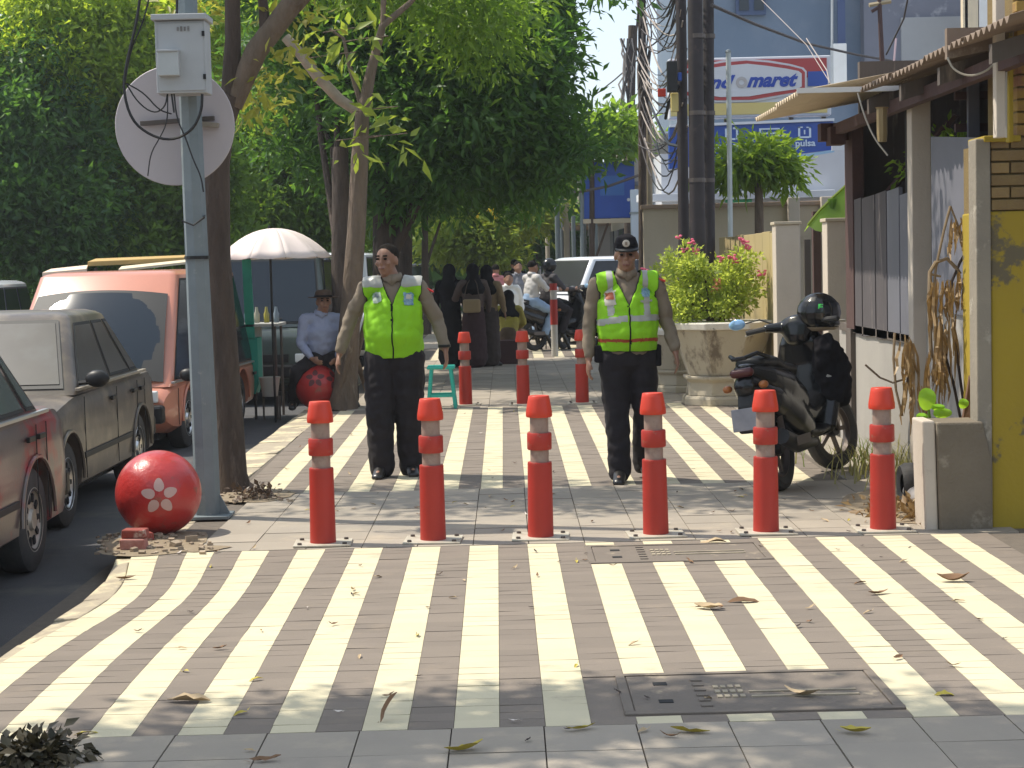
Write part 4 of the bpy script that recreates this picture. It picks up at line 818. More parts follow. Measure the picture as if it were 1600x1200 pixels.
# minimart
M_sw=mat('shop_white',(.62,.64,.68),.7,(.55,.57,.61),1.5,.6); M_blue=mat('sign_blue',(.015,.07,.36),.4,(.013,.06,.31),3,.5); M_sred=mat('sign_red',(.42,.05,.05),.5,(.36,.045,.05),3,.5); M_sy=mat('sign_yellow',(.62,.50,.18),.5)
mm=T('minimart','minimart with a red, white and blue sign above a blue fascia','shop',(5,35,0))
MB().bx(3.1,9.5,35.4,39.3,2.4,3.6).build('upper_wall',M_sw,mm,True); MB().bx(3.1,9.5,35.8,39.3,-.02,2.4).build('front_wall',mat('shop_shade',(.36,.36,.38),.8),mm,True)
for x in (3.3,4.4,5.5,6.6): MB().bx(x,x+.95,35.74,35.8,.1,2.2).build('glass_door',M_glass,mm,True)
MB().bx(2.6,6.4,34.8,35.4,2.66,2.80).build('canopy_edge',M_sw,mm,True,bevel=.01)
q=P(1150,325,35); MB().bx(q.x-.2,q.x+.3,34.9,35.1,1.9,2.8).build('green_banner',mat('banner_green',(.02,.25,.10),.6),mm,True)
Ys=34.2; a,b=P(1046,186,Ys),P(1298,86,Ys); sb=MB().bx(a.x,b.x,Ys,Ys+.35,a.z,b.z).build('sign_box',M_sw,mm,True,bevel=.02)
w_=b.x-a.x; h_=b.z-a.z; ys=Ys-.004
def flat(nm,pts,m,par,y,th=.012): return MB().prism([(x,y,z) for x,z in pts],(0,-th,0)).build(nm,m,par,True)
flat('red_field',[(a.x+.03,b.z-.05),(b.x-.08,b.z-.05),(b.x-.08,b.z-.40*h_),(b.x-.5,b.z-.36*h_),(b.x-1.0,b.z-.28*h_),(b.x-1.7,b.z-.24*h_),(a.x+.03,b.z-.28*h_)],M_sred,sb,ys)
flat('yellow_field',[(a.x+.03,a.z+.05),(b.x-.08,a.z+.05),(b.x-.08,a.z+.24*h_),(a.x+.03,a.z+.24*h_)],M_sy,sb,ys)
flat('blue_field',[(P(1262,112,Ys).x,P(1262,112,Ys).z),(P(1293,112,Ys).x,P(1293,111,Ys).z),(P(1293,134,Ys).x,P(1293,134,Ys).z),(P(1262,135,Ys).x,P(1262,135,Ys).z)],M_blue,sb,ys-.013)
def offp(pts,d):
    c=(sum(p[0] for p in pts)/len(pts),sum(p[1] for p in pts)/len(pts)); return [(px+math.copysign(min(abs(d),abs(px-c[0])),px-c[0])*(1 if d>0 else -1),py+math.copysign(abs(d)*min(1,abs(py-c[1])/25),py-c[1])*(1 if d>0 else -1)) for px,py in pts]
OV=[(1046,122),(1085,106),(1130,98),(1165,95),(1200,98),(1232,103),(1252,108),(1257,113),(1257,138),(1250,143),(1215,149),(1175,156),(1120,157),(1080,151),(1046,142)]
def pw(pts): return [(P(a_,b_,Ys).x,P(a_,b_,Ys).z) for a_,b_ in pts]
flat('oval_border_white',pw(offp(OV,3)),M_sw,sb,ys-.013); flat('oval_border_red',pw(OV),M_sred,sb,ys-.026); flat('oval_field',pw(offp(OV,-5)),M_sw,sb,ys-.039)
M_nav=mat('lettering_blue',(.006,.045,.34),.4)
def fittext(tx,x0,x1,base,top,m,par,Yq,off,nm='lettering'):
    # size the word from its real bounds
    o=text(tx,.36,m,None,(0,0,0),shear=.38,off=off,ext=.006,name=nm,align='LEFT'); me=o.data; vx=[v.co for v in me.vertices]; a0,a1=min(v.x for v in vx),max(v.x for v in vx); z0,z1=min(v.z for v in vx),max(v.z for v in vx)
    A,B=P(x0,base,Yq),P(x1,top,Yq); me.transform(Matrix.Translation((A.x,Yq,A.z))@Matrix.Diagonal(((B.x-A.x)/(a1-a0),1,(B.z-A.z)/(z1-z0),1))@Matrix.Translation((-a0,0,-z0)))
    me.transform(Matrix.Translation(-ROOT[par.name])); o.parent=par; return o
fittext('ind',1101,1149,139,117,M_nav,mm,ys-.055,.014); fittext('maret',1167,1247,137,114,M_nav,mm,ys-.055,.014)
c=P(1158,129,Ys); MB().lathe([(.05,-.012),(.105,-.012),(.105,0),(.05,0),(.05,-.012)],(c.x,ys-.052,c.z),'Y',n=28).build('lettering',mat('lettering_grey',(.42,.40,.40),.5),mm,True,smooth=True)
Yf=34.0; fb=MB().prism([P(1046,198,Yf),P(1302,188,Yf),P(1302,234,Yf),P(1046,264,Yf)],(0,.25,0)).build('blue_fascia',M_blue,mm,True)
MB().prism([P(1046,195,Yf),P(1303,185,Yf),P(1303,189,Yf-.01),P(1046,199,Yf-.01)],(0,-.04,0)).build('fascia_edge',M_sw,mm,True)
MB().prism([P(1116,262,Yf-.01),P(1303,234,Yf-.01),P(1303,238,Yf-.01),P(1116,268,Yf-.01)],(0,-.04,0)).build('fascia_edge',mat('edge_ltblue',(.3,.5,.7),.5),mm,True)
M_lt=mat('pale_print',(.55,.66,.80),.5)
def rectp(x0,y0,x1,y1,nm='icon_bar'): a,b=P(x0,y1,Yf),P(x1,y0,Yf); MB().bx(a.x,b.x,Yf-.02,Yf-.006,a.z,b.z).build(nm,M_lt,mm,True)
for x0,y0,x1,y1 in ((1133,201,1136,218),(1150,201,1153,218),(1136,199,1141,202),(1145,199,1150,202),(1138,216,1149,219),(1186,200,1218,203),(1186,203,1189,217),(1215,203,1218,217),(1189,207,1215,210),(1247,198,1250,215),(1264,198,1267,215),(1247,198,1254,200),(1260,198,1267,200),(1250,213,1264,216),(1256,203,1258,210)): rectp(x0,y0,x1,y1)
for s,px,py in (('pulsa',1258,224),('payment',1137,228),('tiket',1203,225)):
    q=P(px,py,Yf); text(s,.17,M_lt,mm,(q.x,Yf-.018,q.z),off=.004,sx=1.1)
for px in (1130,1180,1230,1280): q=P(px,178,35); MB().bx(q.x-.04,q.x+.04,34.5,34.6,q.z-.2,q.z+.15).build('bracket',M_bolt,mm,True)
q=P(1310,225,33.5); MB().bx(q.x-.12,q.x+.14,33.5,33.55,q.z-.12,q.z+.1).build('small_notice',M_sw,mm,True)
# blue signboard
Yb=38; a,b=P(911,342,Yb),P(991,252,Yb); bs=T('blue_signboard','tall blue signboard on a grey pole above the capped officer','signboard',(a.x+.5,Yb,0)); bo_=MB().bx(a.x,b.x,Yb,Yb+.18,a.z,b.z).build('board',M_blue,bs,True,bevel=.01)
c,d=P(938,306,Yb),P(975,274,Yb); MB().bx(c.x,d.x,Yb-.012,Yb-.002,c.z,d.z).build('pale_panel',mat('sign_blue2',(.03,.12,.38),.4),bs,True); c=P(982,312,Yb); MB().lathe([(0,-.012),(.035,-.012),(.035,0)],(c.x,Yb-.002,c.z),'Y',n=12).build('round_mark',M_sw,bs,True)
MB().tube([(a.x-.06,Yb,0),P(909,250,Yb)],.045,8).build('pole',M_galv,bs,True); MB().bx(a.x,b.x,Yb-.05,Yb+.3,a.z-.1,a.z-.01).build('lower_rail',M_cw,bs,True)
lb_=T('pale_column','pale blue square column right of the blue signboard','column',(P(995,0,37).x,37,0)); q=P(995,296,37); MB().bx(q.x-.13,q.x+.1,37,37.2,-.02,q.z).build('shaft',mat('col_ltblue',(.40,.47,.55),.7,(.34,.40,.47),3,.6),lb_,True,bevel=.01); MB().bx(q.x-.15,q.x+.12,36.98,37.22,q.z-.5,q.z-.46).build('collar',M_galv,lb_,True)
# row of small shophouses receding down the street
shp=[(2.9,43,6,4.4,(.42,.37,.31)),(2.6,50,7,3.6,(.30,.30,.31)),(2.4,58,8,4.2,(.45,.42,.36)),(1.9,67,9,3.4,(.34,.33,.33)),(1.6,78,12,4.6,(.36,.38,.42))]
for i,(x,y,l,h,c) in enumerate(shp):
    lbl=['beige shophouse behind the blue signboard','low grey shophouse, second beyond the blue signboard','cream shophouse, third beyond the blue signboard','low far shophouse with dark openings','farthest pale shophouse at the end of the row'][i]
    t=T('shophouse',lbl,'building',(x+3,y+l/2,0)); m=mat('shop_wall%d'%i,c,.85,tuple(v*.8 for v in c),1,.7)
    MB().bx(x,x+8,y,y+l-.1,-.02,h).build('wall',m,t,True); MB().bx(x-.8,x+8.2,y-.1,y+l,h-1.1,h-1.0).build('canopy',M_rf if i%2 else M_zinc,t,True); MB().bx(x-.1,x+8.1,y-.05,y+l-.05,h,h+.12).build('roof_edge',M_cw,t,True)
    for k in range(int(l//2)): MB().bx(x-.05,x-.005,y+.4+k*2,y+1.9+k*2,.05,2.3).build('shutter',M_zinc if k%2 else M_glass,t,True)
    for k in range(3): MB().bx(x+.35+k*1.3,x+1.3+k*1.3,y-.05,y-.005,.05,2.3).build('shutter',[M_dark,M_wood,M_zinc][(k+i)%3],t,True)
    for k in range(int(l//3)+1): MB().bx(x-.75,x-.68,y+k*3,y+k*3+.08,0,h-1.1).build('canopy_post',M_galv,t,True)
for i,(px,Y,h,r,c) in enumerate(((872,44,3.6,.06,0),(886,48,3.2,.08,1),(897,42,2.6,.05,0),(856,50,3.5,.06,1),(878,56,4.4,.07,0))):
    q=P(px,400,Y); t=T('sign_pole',['thin pole left of the blue signboard','grey column between the flowering tree and the blue signboard','short pole just left of the blue signboard','slim pole above the motorbike riders','far tall pole behind the motorbike riders'][i],'pole',(q.x,Y,0)); MB().tube([(q.x,Y,0),(q.x,Y,h)],r,8).build('shaft',[M_galv,M_post][c],t,True)
# ------------------------------------------------------------------ utility poles and wires
M_tar=mat('tarred_pole',(.035,.026,.028),.7,(.02,.016,.018),5,.6,.3,30,c3=(.08,.05,.045),s3=4,a3=(.6,.75))
pps=[((1064,1071),21.5,.065,0,M_tar,'left black utility pole of the trio behind the flower planter'),((1086,1092),21.2,.092,0,M_tar,'thick middle black utility pole of the trio behind the flower planter'),((1107,1109),21.8,.068,0,M_tar,'right black utility pole of the trio behind the flower planter'),((1003,1005),27,.062,0,M_bark,'brown wooden utility pole draped with tangled wires'),((1014,1015),27.3,.05,130,mat('pole_khaki',(.30,.25,.17),.8,(.22,.18,.12),5,.6),'short khaki pole against the wooden utility pole'),((1097,1100),22.3,.05,0,mat('pole_grey',(.33,.32,.31),.7),'slim grey pipe between the black utility poles'),((988,979),42,.10,40,M_bark,'far leaning utility pole wrapped in wires')]
for (pa,pb_),Y,r,ytop,m,l in pps:
    b_=P(pb_,560,Y); t=T('utility_pole',l,'utility pole',(b_.x,Y,0)); MB().tube([(b_.x,Y,-.02),P((pa+pb_)/2,300,Y),P(pa,ytop,Y)]+([P(pa-2,-400,Y)] if ytop==0 else []),[r*1.12,r,r*.95]+([r*.9] if ytop==0 else []),12).build('shaft',m,t,True,smooth=True)
    if 'thick' in l or 'right black' in l:
        for yy in (60,180,285): q=P((pa+pb_)/2,yy,Y-.0); MB().lathe([(r*1.02,0),(r*1.08,0),(r*1.08,.05),(r*1.02,.05)],q,n=12).build('clamp',M_bolt,t,True)
q=P(1140,360,23); t=T('metal_pole','thin pale metal pole in front of the papaya tree and shop sign','pole',(q.x,23,0)); MB().tube([(q.x,23,0),P(1138,82,23)],.032,8).build('shaft',mat('pale_metal',(.5,.55,.55),.5,(.42,.46,.46),5,.5),t,True); MB().lathe([(0,.04),(.03,.03),(.04,0),(0,0)],P(1138,82,23),n=10).build('cap',M_galv,t,True)
wr=T('wire_tangle','tangle of drooping wires strung between the wooden pole and the black poles','cables',P(1030,150,24))
M_wire=mat('wire_dark',(.06,.05,.05),.7); M_wirel=mat('wire_pale',(.35,.30,.27),.7)
rw_=random.Random(5)
for i in range(46):
    xa,ya=rw_.uniform(996,1012),rw_.uniform(-80,230); xb,yb=rw_.uniform(1055,1075),ya+rw_.uniform(-120,60); sag=rw_.uniform(20,95); Ya,Yb_=26.8,rw_.uniform(21.3,21.9)
    q=[]
    for k in range(9):
        f=k/8; q.append(P(xa+(xb-xa)*f,ya+(yb-ya)*f+sag*4*f*(1-f)*(.6+.4*f),Ya+(Yb_-Ya)*f))
    MB().tube(q,rw_.choice([.006,.009,.012]),5).build('wire',M_wire if rw_.random()<.6 else M_wirel,wr,True,smooth=True)
for i in range(26):
    x0=rw_.choice([1000,1005,1010,985,980,975]); pts=[]; yy=rw_.uniform(-60,60); far=x0<990
    for k in range(6): pts.append(P(x0+rw_.uniform(-6,8)-(k if far else 0),max(60 if far else -100,yy)+k*(24 if far else 34),41.7 if far else 26.8))
    MB().tube(pts,.02 if far else .011,4).build('wire',M_wire if rw_.random()<.6 else M_wirel,wr,True,smooth=True)
for px,py,Y,s,m in ((1050,120,21.3,(.12,.1,.36),M_black),(1034,145,23,(.10,.08,.10),M_redtop),(1054,160,21.4,(.09,.07,.22),M_sy),(1062,120,21.3,(.05,.05,.1),M_blue)): MB().box(P(px,py,Y),s).build('junction_box',m,wr,True,bevel=.01)
for pts,r in (([(1015,160,26.5),(1030,195,24.5),(1045,225,22.8),(1066,230,21.6)],.02),([(1060,135,21.4),(1045,160,22),(1040,185,22.4)],.02),([(1016,175,26.5),(1030,240,24),(1045,268,22.5),(1064,262,21.5)],.008),([(1012,200,26.5),(1035,250,24),(1064,250,21.6)],.006)):
    MB().tube([P(*p) for p in pts],r,6).build('cable',M_black,wr,True,smooth=True)
ow=T('overhead_wires','long thin overhead wires crossing in front of the grey building','cables',P(1250,60,22))
for pts,r in (([(1112,8,21),(1180,38,24),(1260,68,28),(1340,86,32),(1410,98,36)],.022),([(1190,0,30),(1260,70,27),(1310,150,22)],.006),([(1260,60,26),(1292,110,24),(1296,130,23)],.008),([(925,152,60),(960,125,50),(1000,90,42)],.02),([(868,303,36),(905,300,37),(950,291,37.5),(1000,273,37)],.03),([(1418,0,22),(1412,30,23),(1385,85,24)],.012)):
    MB().tube([P(*p) for p in pts],r,5).build('wire',M_wire if r>.01 else M_wirel,ow,True,smooth=True)
# ------------------------------------------------------------------ planters
M_stone=mat('urn_stone',(.44,.39,.30),.9,(.34,.29,.21),3,.8,.4,30,c3=(.14,.11,.08),s3=4.5,a3=(.54,.64),stretch=(1,1,.45)); M_rim=mat('urn_rim',(.66,.62,.55),.8,(.5,.46,.4),14,.7,c3=(.2,.2,.18),s3=12,a3=(.6,.7))
def urn(label,c,s,rot):
    t=T('stone_planter',label,'planter',c,rot)
    def hexl(pr,nm,m,bev=.01,n=8):
        MB().lathe([(0,pr[0][1])]+pr+[(0,pr[-1][1])],n=n).build(nm,m,t,bevel=bev)
    hexl([(.44*s,.0),(.44*s,.07*s),(.42*s,.10*s)],'foot',M_stone); hexl([(.40*s,.10*s),(.38*s,.24*s),(.43*s,.28*s),(.43*s,.31*s)],'base',M_stone); hexl([(.38*s,.31*s),(.46*s,.55*s),(.56*s,.80*s)],'bowl',M_stone); hexl([(.60*s,.80*s),(.61*s,.87*s),(.54*s,.875*s)],'rim',M_rim)
    return t
pc=G(1128,631); pc.y=19.0; urn('large stone planter holding the pink-flowered bush, in front of the yellowish fence',Vector((P(1128,600,19).x,19.0,0)),1.0,R(22.5)); urn('smaller stone planter behind the large one, right of the capped officer',Vector((P(1068,590,21).x,20.9,0)),.84,R(22.5))
bb=T('flowering_bush','bright green bush with pink blossoms growing out of the stone planter','bush',Vector((P(1120,500,19).x,19.0,.8)))
bl_=blobs_px([(1060,470,19,.33,.35,.2),(1110,450,19,.36,.35,.26),(1160,455,19,.30,.32,.22),(1080,420,19,.26,.3,.2),(1040,480,19.6,.25,.3,.2),(1130,420,19,.30,.3,.16),(1075,395,19.1,.12,.15,.10),(1165,410,19,.14,.15,.12),(1100,480,18.8,.5,.35,.12),(1040,440,19.8,.15,.2,.15)])
link('foliage',leafmesh(bl_,7600,.058,71,spread=.09,shell=.2,aspect=.5,droop=.05,clump=7),leafmat('leaf_bush',(.13,.20,.03),(.30,.36,.07),(.7,.8,.12),.5),bb,True)
for k in range(9):
    q=P(random.uniform(1040,1180),random.uniform(400,470),19); MB().tube([(P(1120,500,19).x,19,.8),((P(1120,500,19).x+q.x)/2,19,1.0),q],[.02,.012,.006],5).build('stem',M_bark,bb,True)
for px,py in ((1081,378),(1070,390),(1086,392),(1125,405),(1143,402),(1150,406),(1165,380),(1190,427),(1121,440),(1127,450),(1118,452),(1008,423),(1160,376),(1169,385),(1060,372)):
    q=P(px,py,18.85); mb=MB()
    for k in range(7): ell(mb,q+Vector((random.uniform(-.035,.035),random.uniform(-.03,.03),random.uniform(-.03,.03))),(.018,.018,.012),None,6,4)
    stuff(mb.build('blossom',mat('blossom_pink',(.65,.12,.20),.6) if py<430 else mat('blossom_salmon',(.75,.30,.18),.6),bb,True))
# papaya tree, banana leaf
pt_=T('papaya_tree','small papaya tree with a thin pale trunk below the blue fascia','tree',(P(1186,400,24).x,24,0))
MB().tube([(P(1186,400,24).x,24,0),P(1186,330,24),P(1185,262,24)],[.07,.06,.045],10).build('trunk',M_barkl,pt_,True,smooth=True)
link('crown',leafmesh(blobs_px([(1185,250,24,.50,.45,.22),(1140,265,24,.28,.3,.18),(1225,262,24,.30,.3,.18),(1185,235,24,.35,.3,.12)]),2600,.17,72,spread=.25,shell=.3,droop=.7,aspect=.3),M_lfb,pt_,True)
for k in range(14):
    an=k*math.pi*2/14; c=P(1185,262,24); MB().tube([c,c+Vector((math.cos(an)*.3,math.sin(an)*.3,.16)),c+Vector((math.cos(an)*.55,math.sin(an)*.5,.05))],.01,5).build('leaf_stalk',M_lfy,pt_,True)
bn=T('banana_leaf','broad dark green banana leaf above the right gate pillar','plant',P(1300,330,16)); 
bm1=MB(); pth=[P(1262,352,16.2),P(1280,330,16.2),P(1300,310,16.2),P(1322,290,16.2),P(1345,280,16.2)]
for i,p in enumerate(pth): bm1.v+=[tuple(p+Vector((0,0,.0))),tuple(p+Vector((.05,-.1,-[.05,.2,.28,.25,.1][i]))),tuple(p+Vector((.0,.22,-.06)))]
for i in range(4): a=i*3; bm1.f+=[(a,a+1,a+4,a+3),(a,a+3,a+5,a+2)]
bm1.build('blade',M_lf,bn,True,smooth=True); MB().tube([p+Vector((0,0,.004)) for p in pth],.012,5).build('midrib',M_lfy,bn,True); MB().tube([pth[2],Vector((pth[2].x+.15,16.4,0))],.04,8).build('stalk',M_lf,bn,True)
# ------------------------------------------------------------------ people
M_hair=mat('hair_black',(.012,.010,.009),.95,spec=.15); M_khaki=mat('khaki_shirt',(.24,.19,.135),.85,(.19,.15,.105),9,.6,.3,40)
M_trs=mat('dark_trousers',(.010,.008,.011),.92,(.020,.015,.017),6,.6,.3,30); M_shoe=mat('black_shoe',(.02,.018,.017),.3)
M_vest=mat('lime_vest',(.30,.66,.006),.75,(.23,.54,.006),6,.5,.25,22); M_band=mat('vest_reflective',(.42,.42,.38),.35,(.34,.34,.31),12,.5); M_blackc=mat('black_cloth',(.012,.011,.013),.98,(.02,.018,.02),6,.6,.2,30,spec=.1)
M_bandr=mat('vest_red_band',(.35,.06,.02),.6)
def ruffle(me,fn):
    n=len(me.vertices); co=np.empty(n*3,np.float32); me.vertices.foreach_get('co',co); no=np.empty(n*3,np.float32); me.vertex_normals.foreach_get('vector',no)
    co=co.reshape(-1,3); no=no.reshape(-1,3); d=np.array([fn(Vector(c)) for c in co.tolist()],np.float32); me.vertices.foreach_set('co',(co+no*d[:,None]).ravel()); me.update()
def face(t,hc,fwd,s=1.0,par=None):
    """small features on the head: hc head centre, fwd unit facing vector"""
    f=Vector(fwd).normalized(); sd=f.cross(Vector((0,0,1))).normalized(); up=Vector((0,0,1))
    for q in (-1,1):
        m=MB(); ell(m,hc+f*.088*s+sd*q*.031*s+up*.012*s,(.013*s,.011*s,.008*s),None,8,6); m.build('eye',M_hair,t,smooth=True)
        m=MB(); m.tube([hc+f*.090*s+sd*q*.016*s+up*.034*s,hc+f*.086*s+sd*q*.046*s+up*.034*s],.0055*s,5); m.build('eyebrow',M_hair,t)
    m=MB(); m.tube([hc+f*.090*s-sd*.022*s-up*.058*s,hc+f*.097*s-up*.056*s,hc+f*.090*s+sd*.022*s-up*.058*s],.006*s,6); m.build('mouth',mat('lip',(.20,.08,.06),.5),t)
def headblob(b,hc,fwd,s=1.0):
    f=Vector(fwd).normalized(); yaw=math.atan2(f.x,-f.y); M=Matrix.Rotation(-yaw*-1,3,'Z')
    def q(v): return hc+M@Vector(v)*s
    ell(b,q((0,.012,.028)),(.076*s,.093*s,.088*s),M); ell(b,q((0,-.020,-.045)),(.058*s,.064*s,.068*s),M); ell(b,q((0,-.045,-.088)),(.032*s,.03*s,.022*s),M)
    ell(b,q((0,-.094,-.018)),(.014*s,.018*s,.020*s),M); ell(b,q((0,-.088,.008)),(.010*s,.012*s,.03*s),M)
    for e in (-1,1): ell(b,q((e*.078,.005,-.01)),(.010*s,.020*s,.030*s),M); ell(b,q((e*.042,-.066,-.022)),(.022*s,.02*s,.018*s),M)
    ell(b,q((0,-.090,-.056)),(.026*s,.012*s,.013*s),M)
def hand(b,wr,d,palmn,side,curl=.35,s=1.0):
    """palm and five fingers; d along hand, palmn palm normal, side thumb side"""
    d=Vector(d).normalized(); n=Vector(palmn); n=(n-d*n.dot(d)).normalized(); sd=d.cross(n).normalized()*side
    ltube(b,[wr-d*.01,wr+d*.03*s,wr+d*.075*s],[(.022*s,.017*s),(.034*s,.016*s),(.037*s,.014*s)],ref=n,n=10)
    for k,(o,L) in enumerate(((.027,.062),(.009,.072),(-.010,.068),(-.028,.052))):
        p0=wr+d*.072*s+sd*o*s; p1=p0+(d*math.cos(curl*.5)+n*math.sin(curl*.5))*L*.45*s+sd*o*.06; p2=p1+(d*math.cos(curl*1.6)+n*math.sin(curl*1.6))*L*.35*s; p3=p2+(d*math.cos(curl*2.6)+n*math.sin(curl*2.6))*L*.28*s
        ltube(b,[p0,p1,p2,p3],[.0092*s,.0088*s,.0080*s,.0068*s],ref=n,n=8)
    p0=wr+d*.022*s+sd*.024*s; p1=p0+(d*.75+sd*.6+n*.25).normalized()*.032*s; p2=p1+(d*.9+sd*.15+n*.35).normalized()*.026*s
    ltube(b,[p0,p1,p2],[.012*s,.0105*s,.0085*s],ref=n,n=8)
def person(label,loc,rz,J,body_m=M_skin,shirt=M_khaki,trs=M_trs,shoes=M_shoe,hair=M_hair,head=(0,-1,0),s=1.0,vox=.009,fine=True,sleeve=1.0,tw=1.0,skirt=None,group=None,hijab=None,belly=0,hands=(None,None),curl=.35,legw=1.0):
    """J: joint name -> local position; facing -Y; right = -X"""
    t=T('person',label,'person',loc,rz,group); V=lambda k: Vector(J[k])*s
    b=MB(); hc=V('head'); headblob(b,hc,head,s)
    nk=V('neck'); ch=V('chest'); pv=V('pelvis')
    ltube(b,[nk-Vector((0,0,.03)),hc-Vector((0,-.012,.06*s))],[(.066*s,.062*s),(.060*s,.060*s)])
    ltube(b,[pv,(pv+ch)/2,ch,nk-Vector((0,0,.06*s))],[(.12*s*tw,.085*s),(.12*s*tw,.085*s),(.14*s*tw,.09*s),(.08*s,.06*s)])
    for q,sg in (('R',-1),('L',1)):
        sh,el,wrs=V('sh'+q),V('el'+q),V('wr'+q); ltube(b,[nk-Vector((0,0,.06*s)),sh],[.05*s,.045*s]); ltube(b,[sh,(sh+el)/2,el],[.046*s,.043*s,.036*s]); ltube(b,[el,el*.6+wrs*.4,wrs],[.036*s,.036*s,.024*s])
        hd=hands[0 if q=='R' else 1] or (wrs-el); pn=(-sg*.7,.1,-.05); hand(b,wrs,hd,pn,1,curl,s)
        hp,kn,an=V('hip'+q),V('kn'+q),V('an'+q); ltube(b,[hp,kn],[.068*s,.045*s]); ltube(b,[kn,kn*.6+an*.4,an],[.046*s,.046*s,.032*s])
        ft=Vector(J.get('ft'+q,(J['an'+q][0]+sg*.02,J['an'+q][1]-.13,.03)))*s; ltube(b,[an-Vector((0,0,.03*s)),ft],[.034*s,.03*s],ref=(0,0,1))
    bo=link('body',blobmesh(b,vox if fine else vox*1.3,2),body_m,t,smooth=True)
    # shirt: torso plus sleeves
    b=MB(); ltube(b,[pv+Vector((0,0,.02)),(pv*.6+ch*.4)+Vector((0,-.012-belly*.5,0)),ch+Vector((0,-.005,.02)),nk-Vector((0,0,.055*s))],[(.160*s*tw,.118*s+belly*.4),(.158*s*tw,.122*s+belly),(.172*s*tw,.118*s+belly*.2),(.085*s,.075*s)])
    for q,sg in (('R',-1),('L',1)):
        sh,el,wrs=V('sh'+q),V('el'+q),V('wr'+q); end=el+(wrs-el)*.86 if sleeve>=1 else sh+(el-sh)*sleeve
        ltube(b,[nk-Vector((0,0,.05*s))+Vector((sg*.03,0,0)),sh+Vector((0,0,.004))],[.060*s,.062*s])
        if sleeve>=1: ltube(b,[sh,(sh+el)/2,el,(el+end)/2,end],[(.062*s),.060*s,.053*s,.047*s,.041*s])
        else: ltube(b,[sh,end],[.062*s,.062*s])
    sm=blobmesh(b,vox*1.15,3); 
    ruffle(sm,lambda c:(mnoise.noise(c*13+Vector((loc[0]*3,0,0)))+.5*mnoise.noise(c*27)+.5*mnoise.noise(Vector((c.x*8,c.y*8,c.z*22))))*.0095)
    so_=link('shirt',sm,shirt,t,smooth=True)
    b=MB()
    if skirt:
        a=(V('anR')+V('anL'))/2; ltube(b,[pv+Vector((0,0,.06)),pv-Vector((0,0,.12)),(pv+a)/2,a+Vector((0,0,.04*s))],[(.16*s*tw,.12*s),(.185*s*tw,.14*s),(.19*s,.15*s),(.20*s,.16*s)])
    else:
        ltube(b,[pv+Vector((0,0,.07)),pv-Vector((0,0,.05))],[(.158*s*tw,.120*s+belly*.3),(.168*s*tw,.122*s)])
        for q,sg in (('R',-1),('L',1)):
            hp,kn,an=V('hip'+q),V('kn'+q),V('an'+q); ltube(b,[hp+Vector((0,0,.02)),(hp+kn)/2,kn,(kn+an)/2,an-Vector((0,0,.035*s))],[.098*s*legw,.090*s*legw,.078*s*legw,.074*s*legw,.070*s*legw])
    pm=blobmesh(b,vox*1.2,3)
    ruffle(pm,lambda c:(mnoise.noise(Vector((c.x*9,c.y*9,c.z*16)))+.6*mnoise.noise(c*24))*.010)
    link('skirt' if skirt else 'trousers',pm,skirt or trs,t,smooth=True)
    for q,sg in (('R',-1),('L',1)):
        an=V('an'+q); ft=Vector(J.get('ft'+q,(J['an'+q][0]+sg*.02,J['an'+q][1]-.13,.03)))*s; b=MB()
        hl=an+(an-ft).normalized()*.02; hl.z=an.z-.045*s; ltube(b,[hl,(an+ft)/2-Vector((0,0,.012)),ft+(ft-an)*.25],[(.040*s,.042*s),(.046*s,.040*s),(.044*s,.026*s)],ref=(0,0,1)); link('shoe',blobmesh(b,vox,2),shoes,t,smooth=True)
    f=Vector(head).normalized()
    if hijab:
        b=MB(); ell(b,hc+Vector((0,.01,.015))*s-f*.012*s,(.098*s,.108*s,.115*s)); ltube(b,[hc-Vector((0,-.02,.05))*s-f*.03*s,nk,nk-Vector((0,0,.14*s))],[(.085*s,.085*s),(.12*s,.11*s),(.20*s,.145*s)])
        link('headscarf',blobmesh(b,vox*1.3,3),hijab,t,smooth=True)
    elif hair:
        b=MB(); yaw=math.atan2(f.x,-f.y); M=Matrix.Rotation(yaw,3,'Z'); ell(b,hc+M@Vector((0,.022,.045))*s,(.080*s,.092*s,.080*s),M); hm=blobmesh(b,vox*.9,1)
        hm=extract(hm,lambda c,n:(M.transposed()@(c-hc)).z>.006*s+max(0,-(M.transposed()@(c-hc)).y)*.62,0.0); link('hair',hm,hair,t,smooth=True)
    if fine: face(t,hc,head,s)
    if not hijab and shirt is not None:
        for sg in (-1,1):
            c0=nk+Vector((0,0,-.005)); q=[c0+Vector((sg*.066*math.sin(a),-.068*math.cos(a),.012+.02*a/3)) for a in [i*math.pi/7 for i in range(8)]]
            cb_=MB()
            for i,p in enumerate(q): o_=(p-c0); cb_.v+=[tuple(p+Vector((0,0,.022))*s),tuple(p+Vector((o_.x*.28,o_.y*.28,-.030-.030*(i==0))))]
            for i in range(7): cb_.f.append((2*i,2*i+1,2*i+3,2*i+2))
            co_=cb_.build('collar',shirt,t,smooth=True); sd_=co_.modifiers.new('s','SOLIDIFY'); sd_.thickness=.005
    t['_shirt']=so_.name; return t,sm
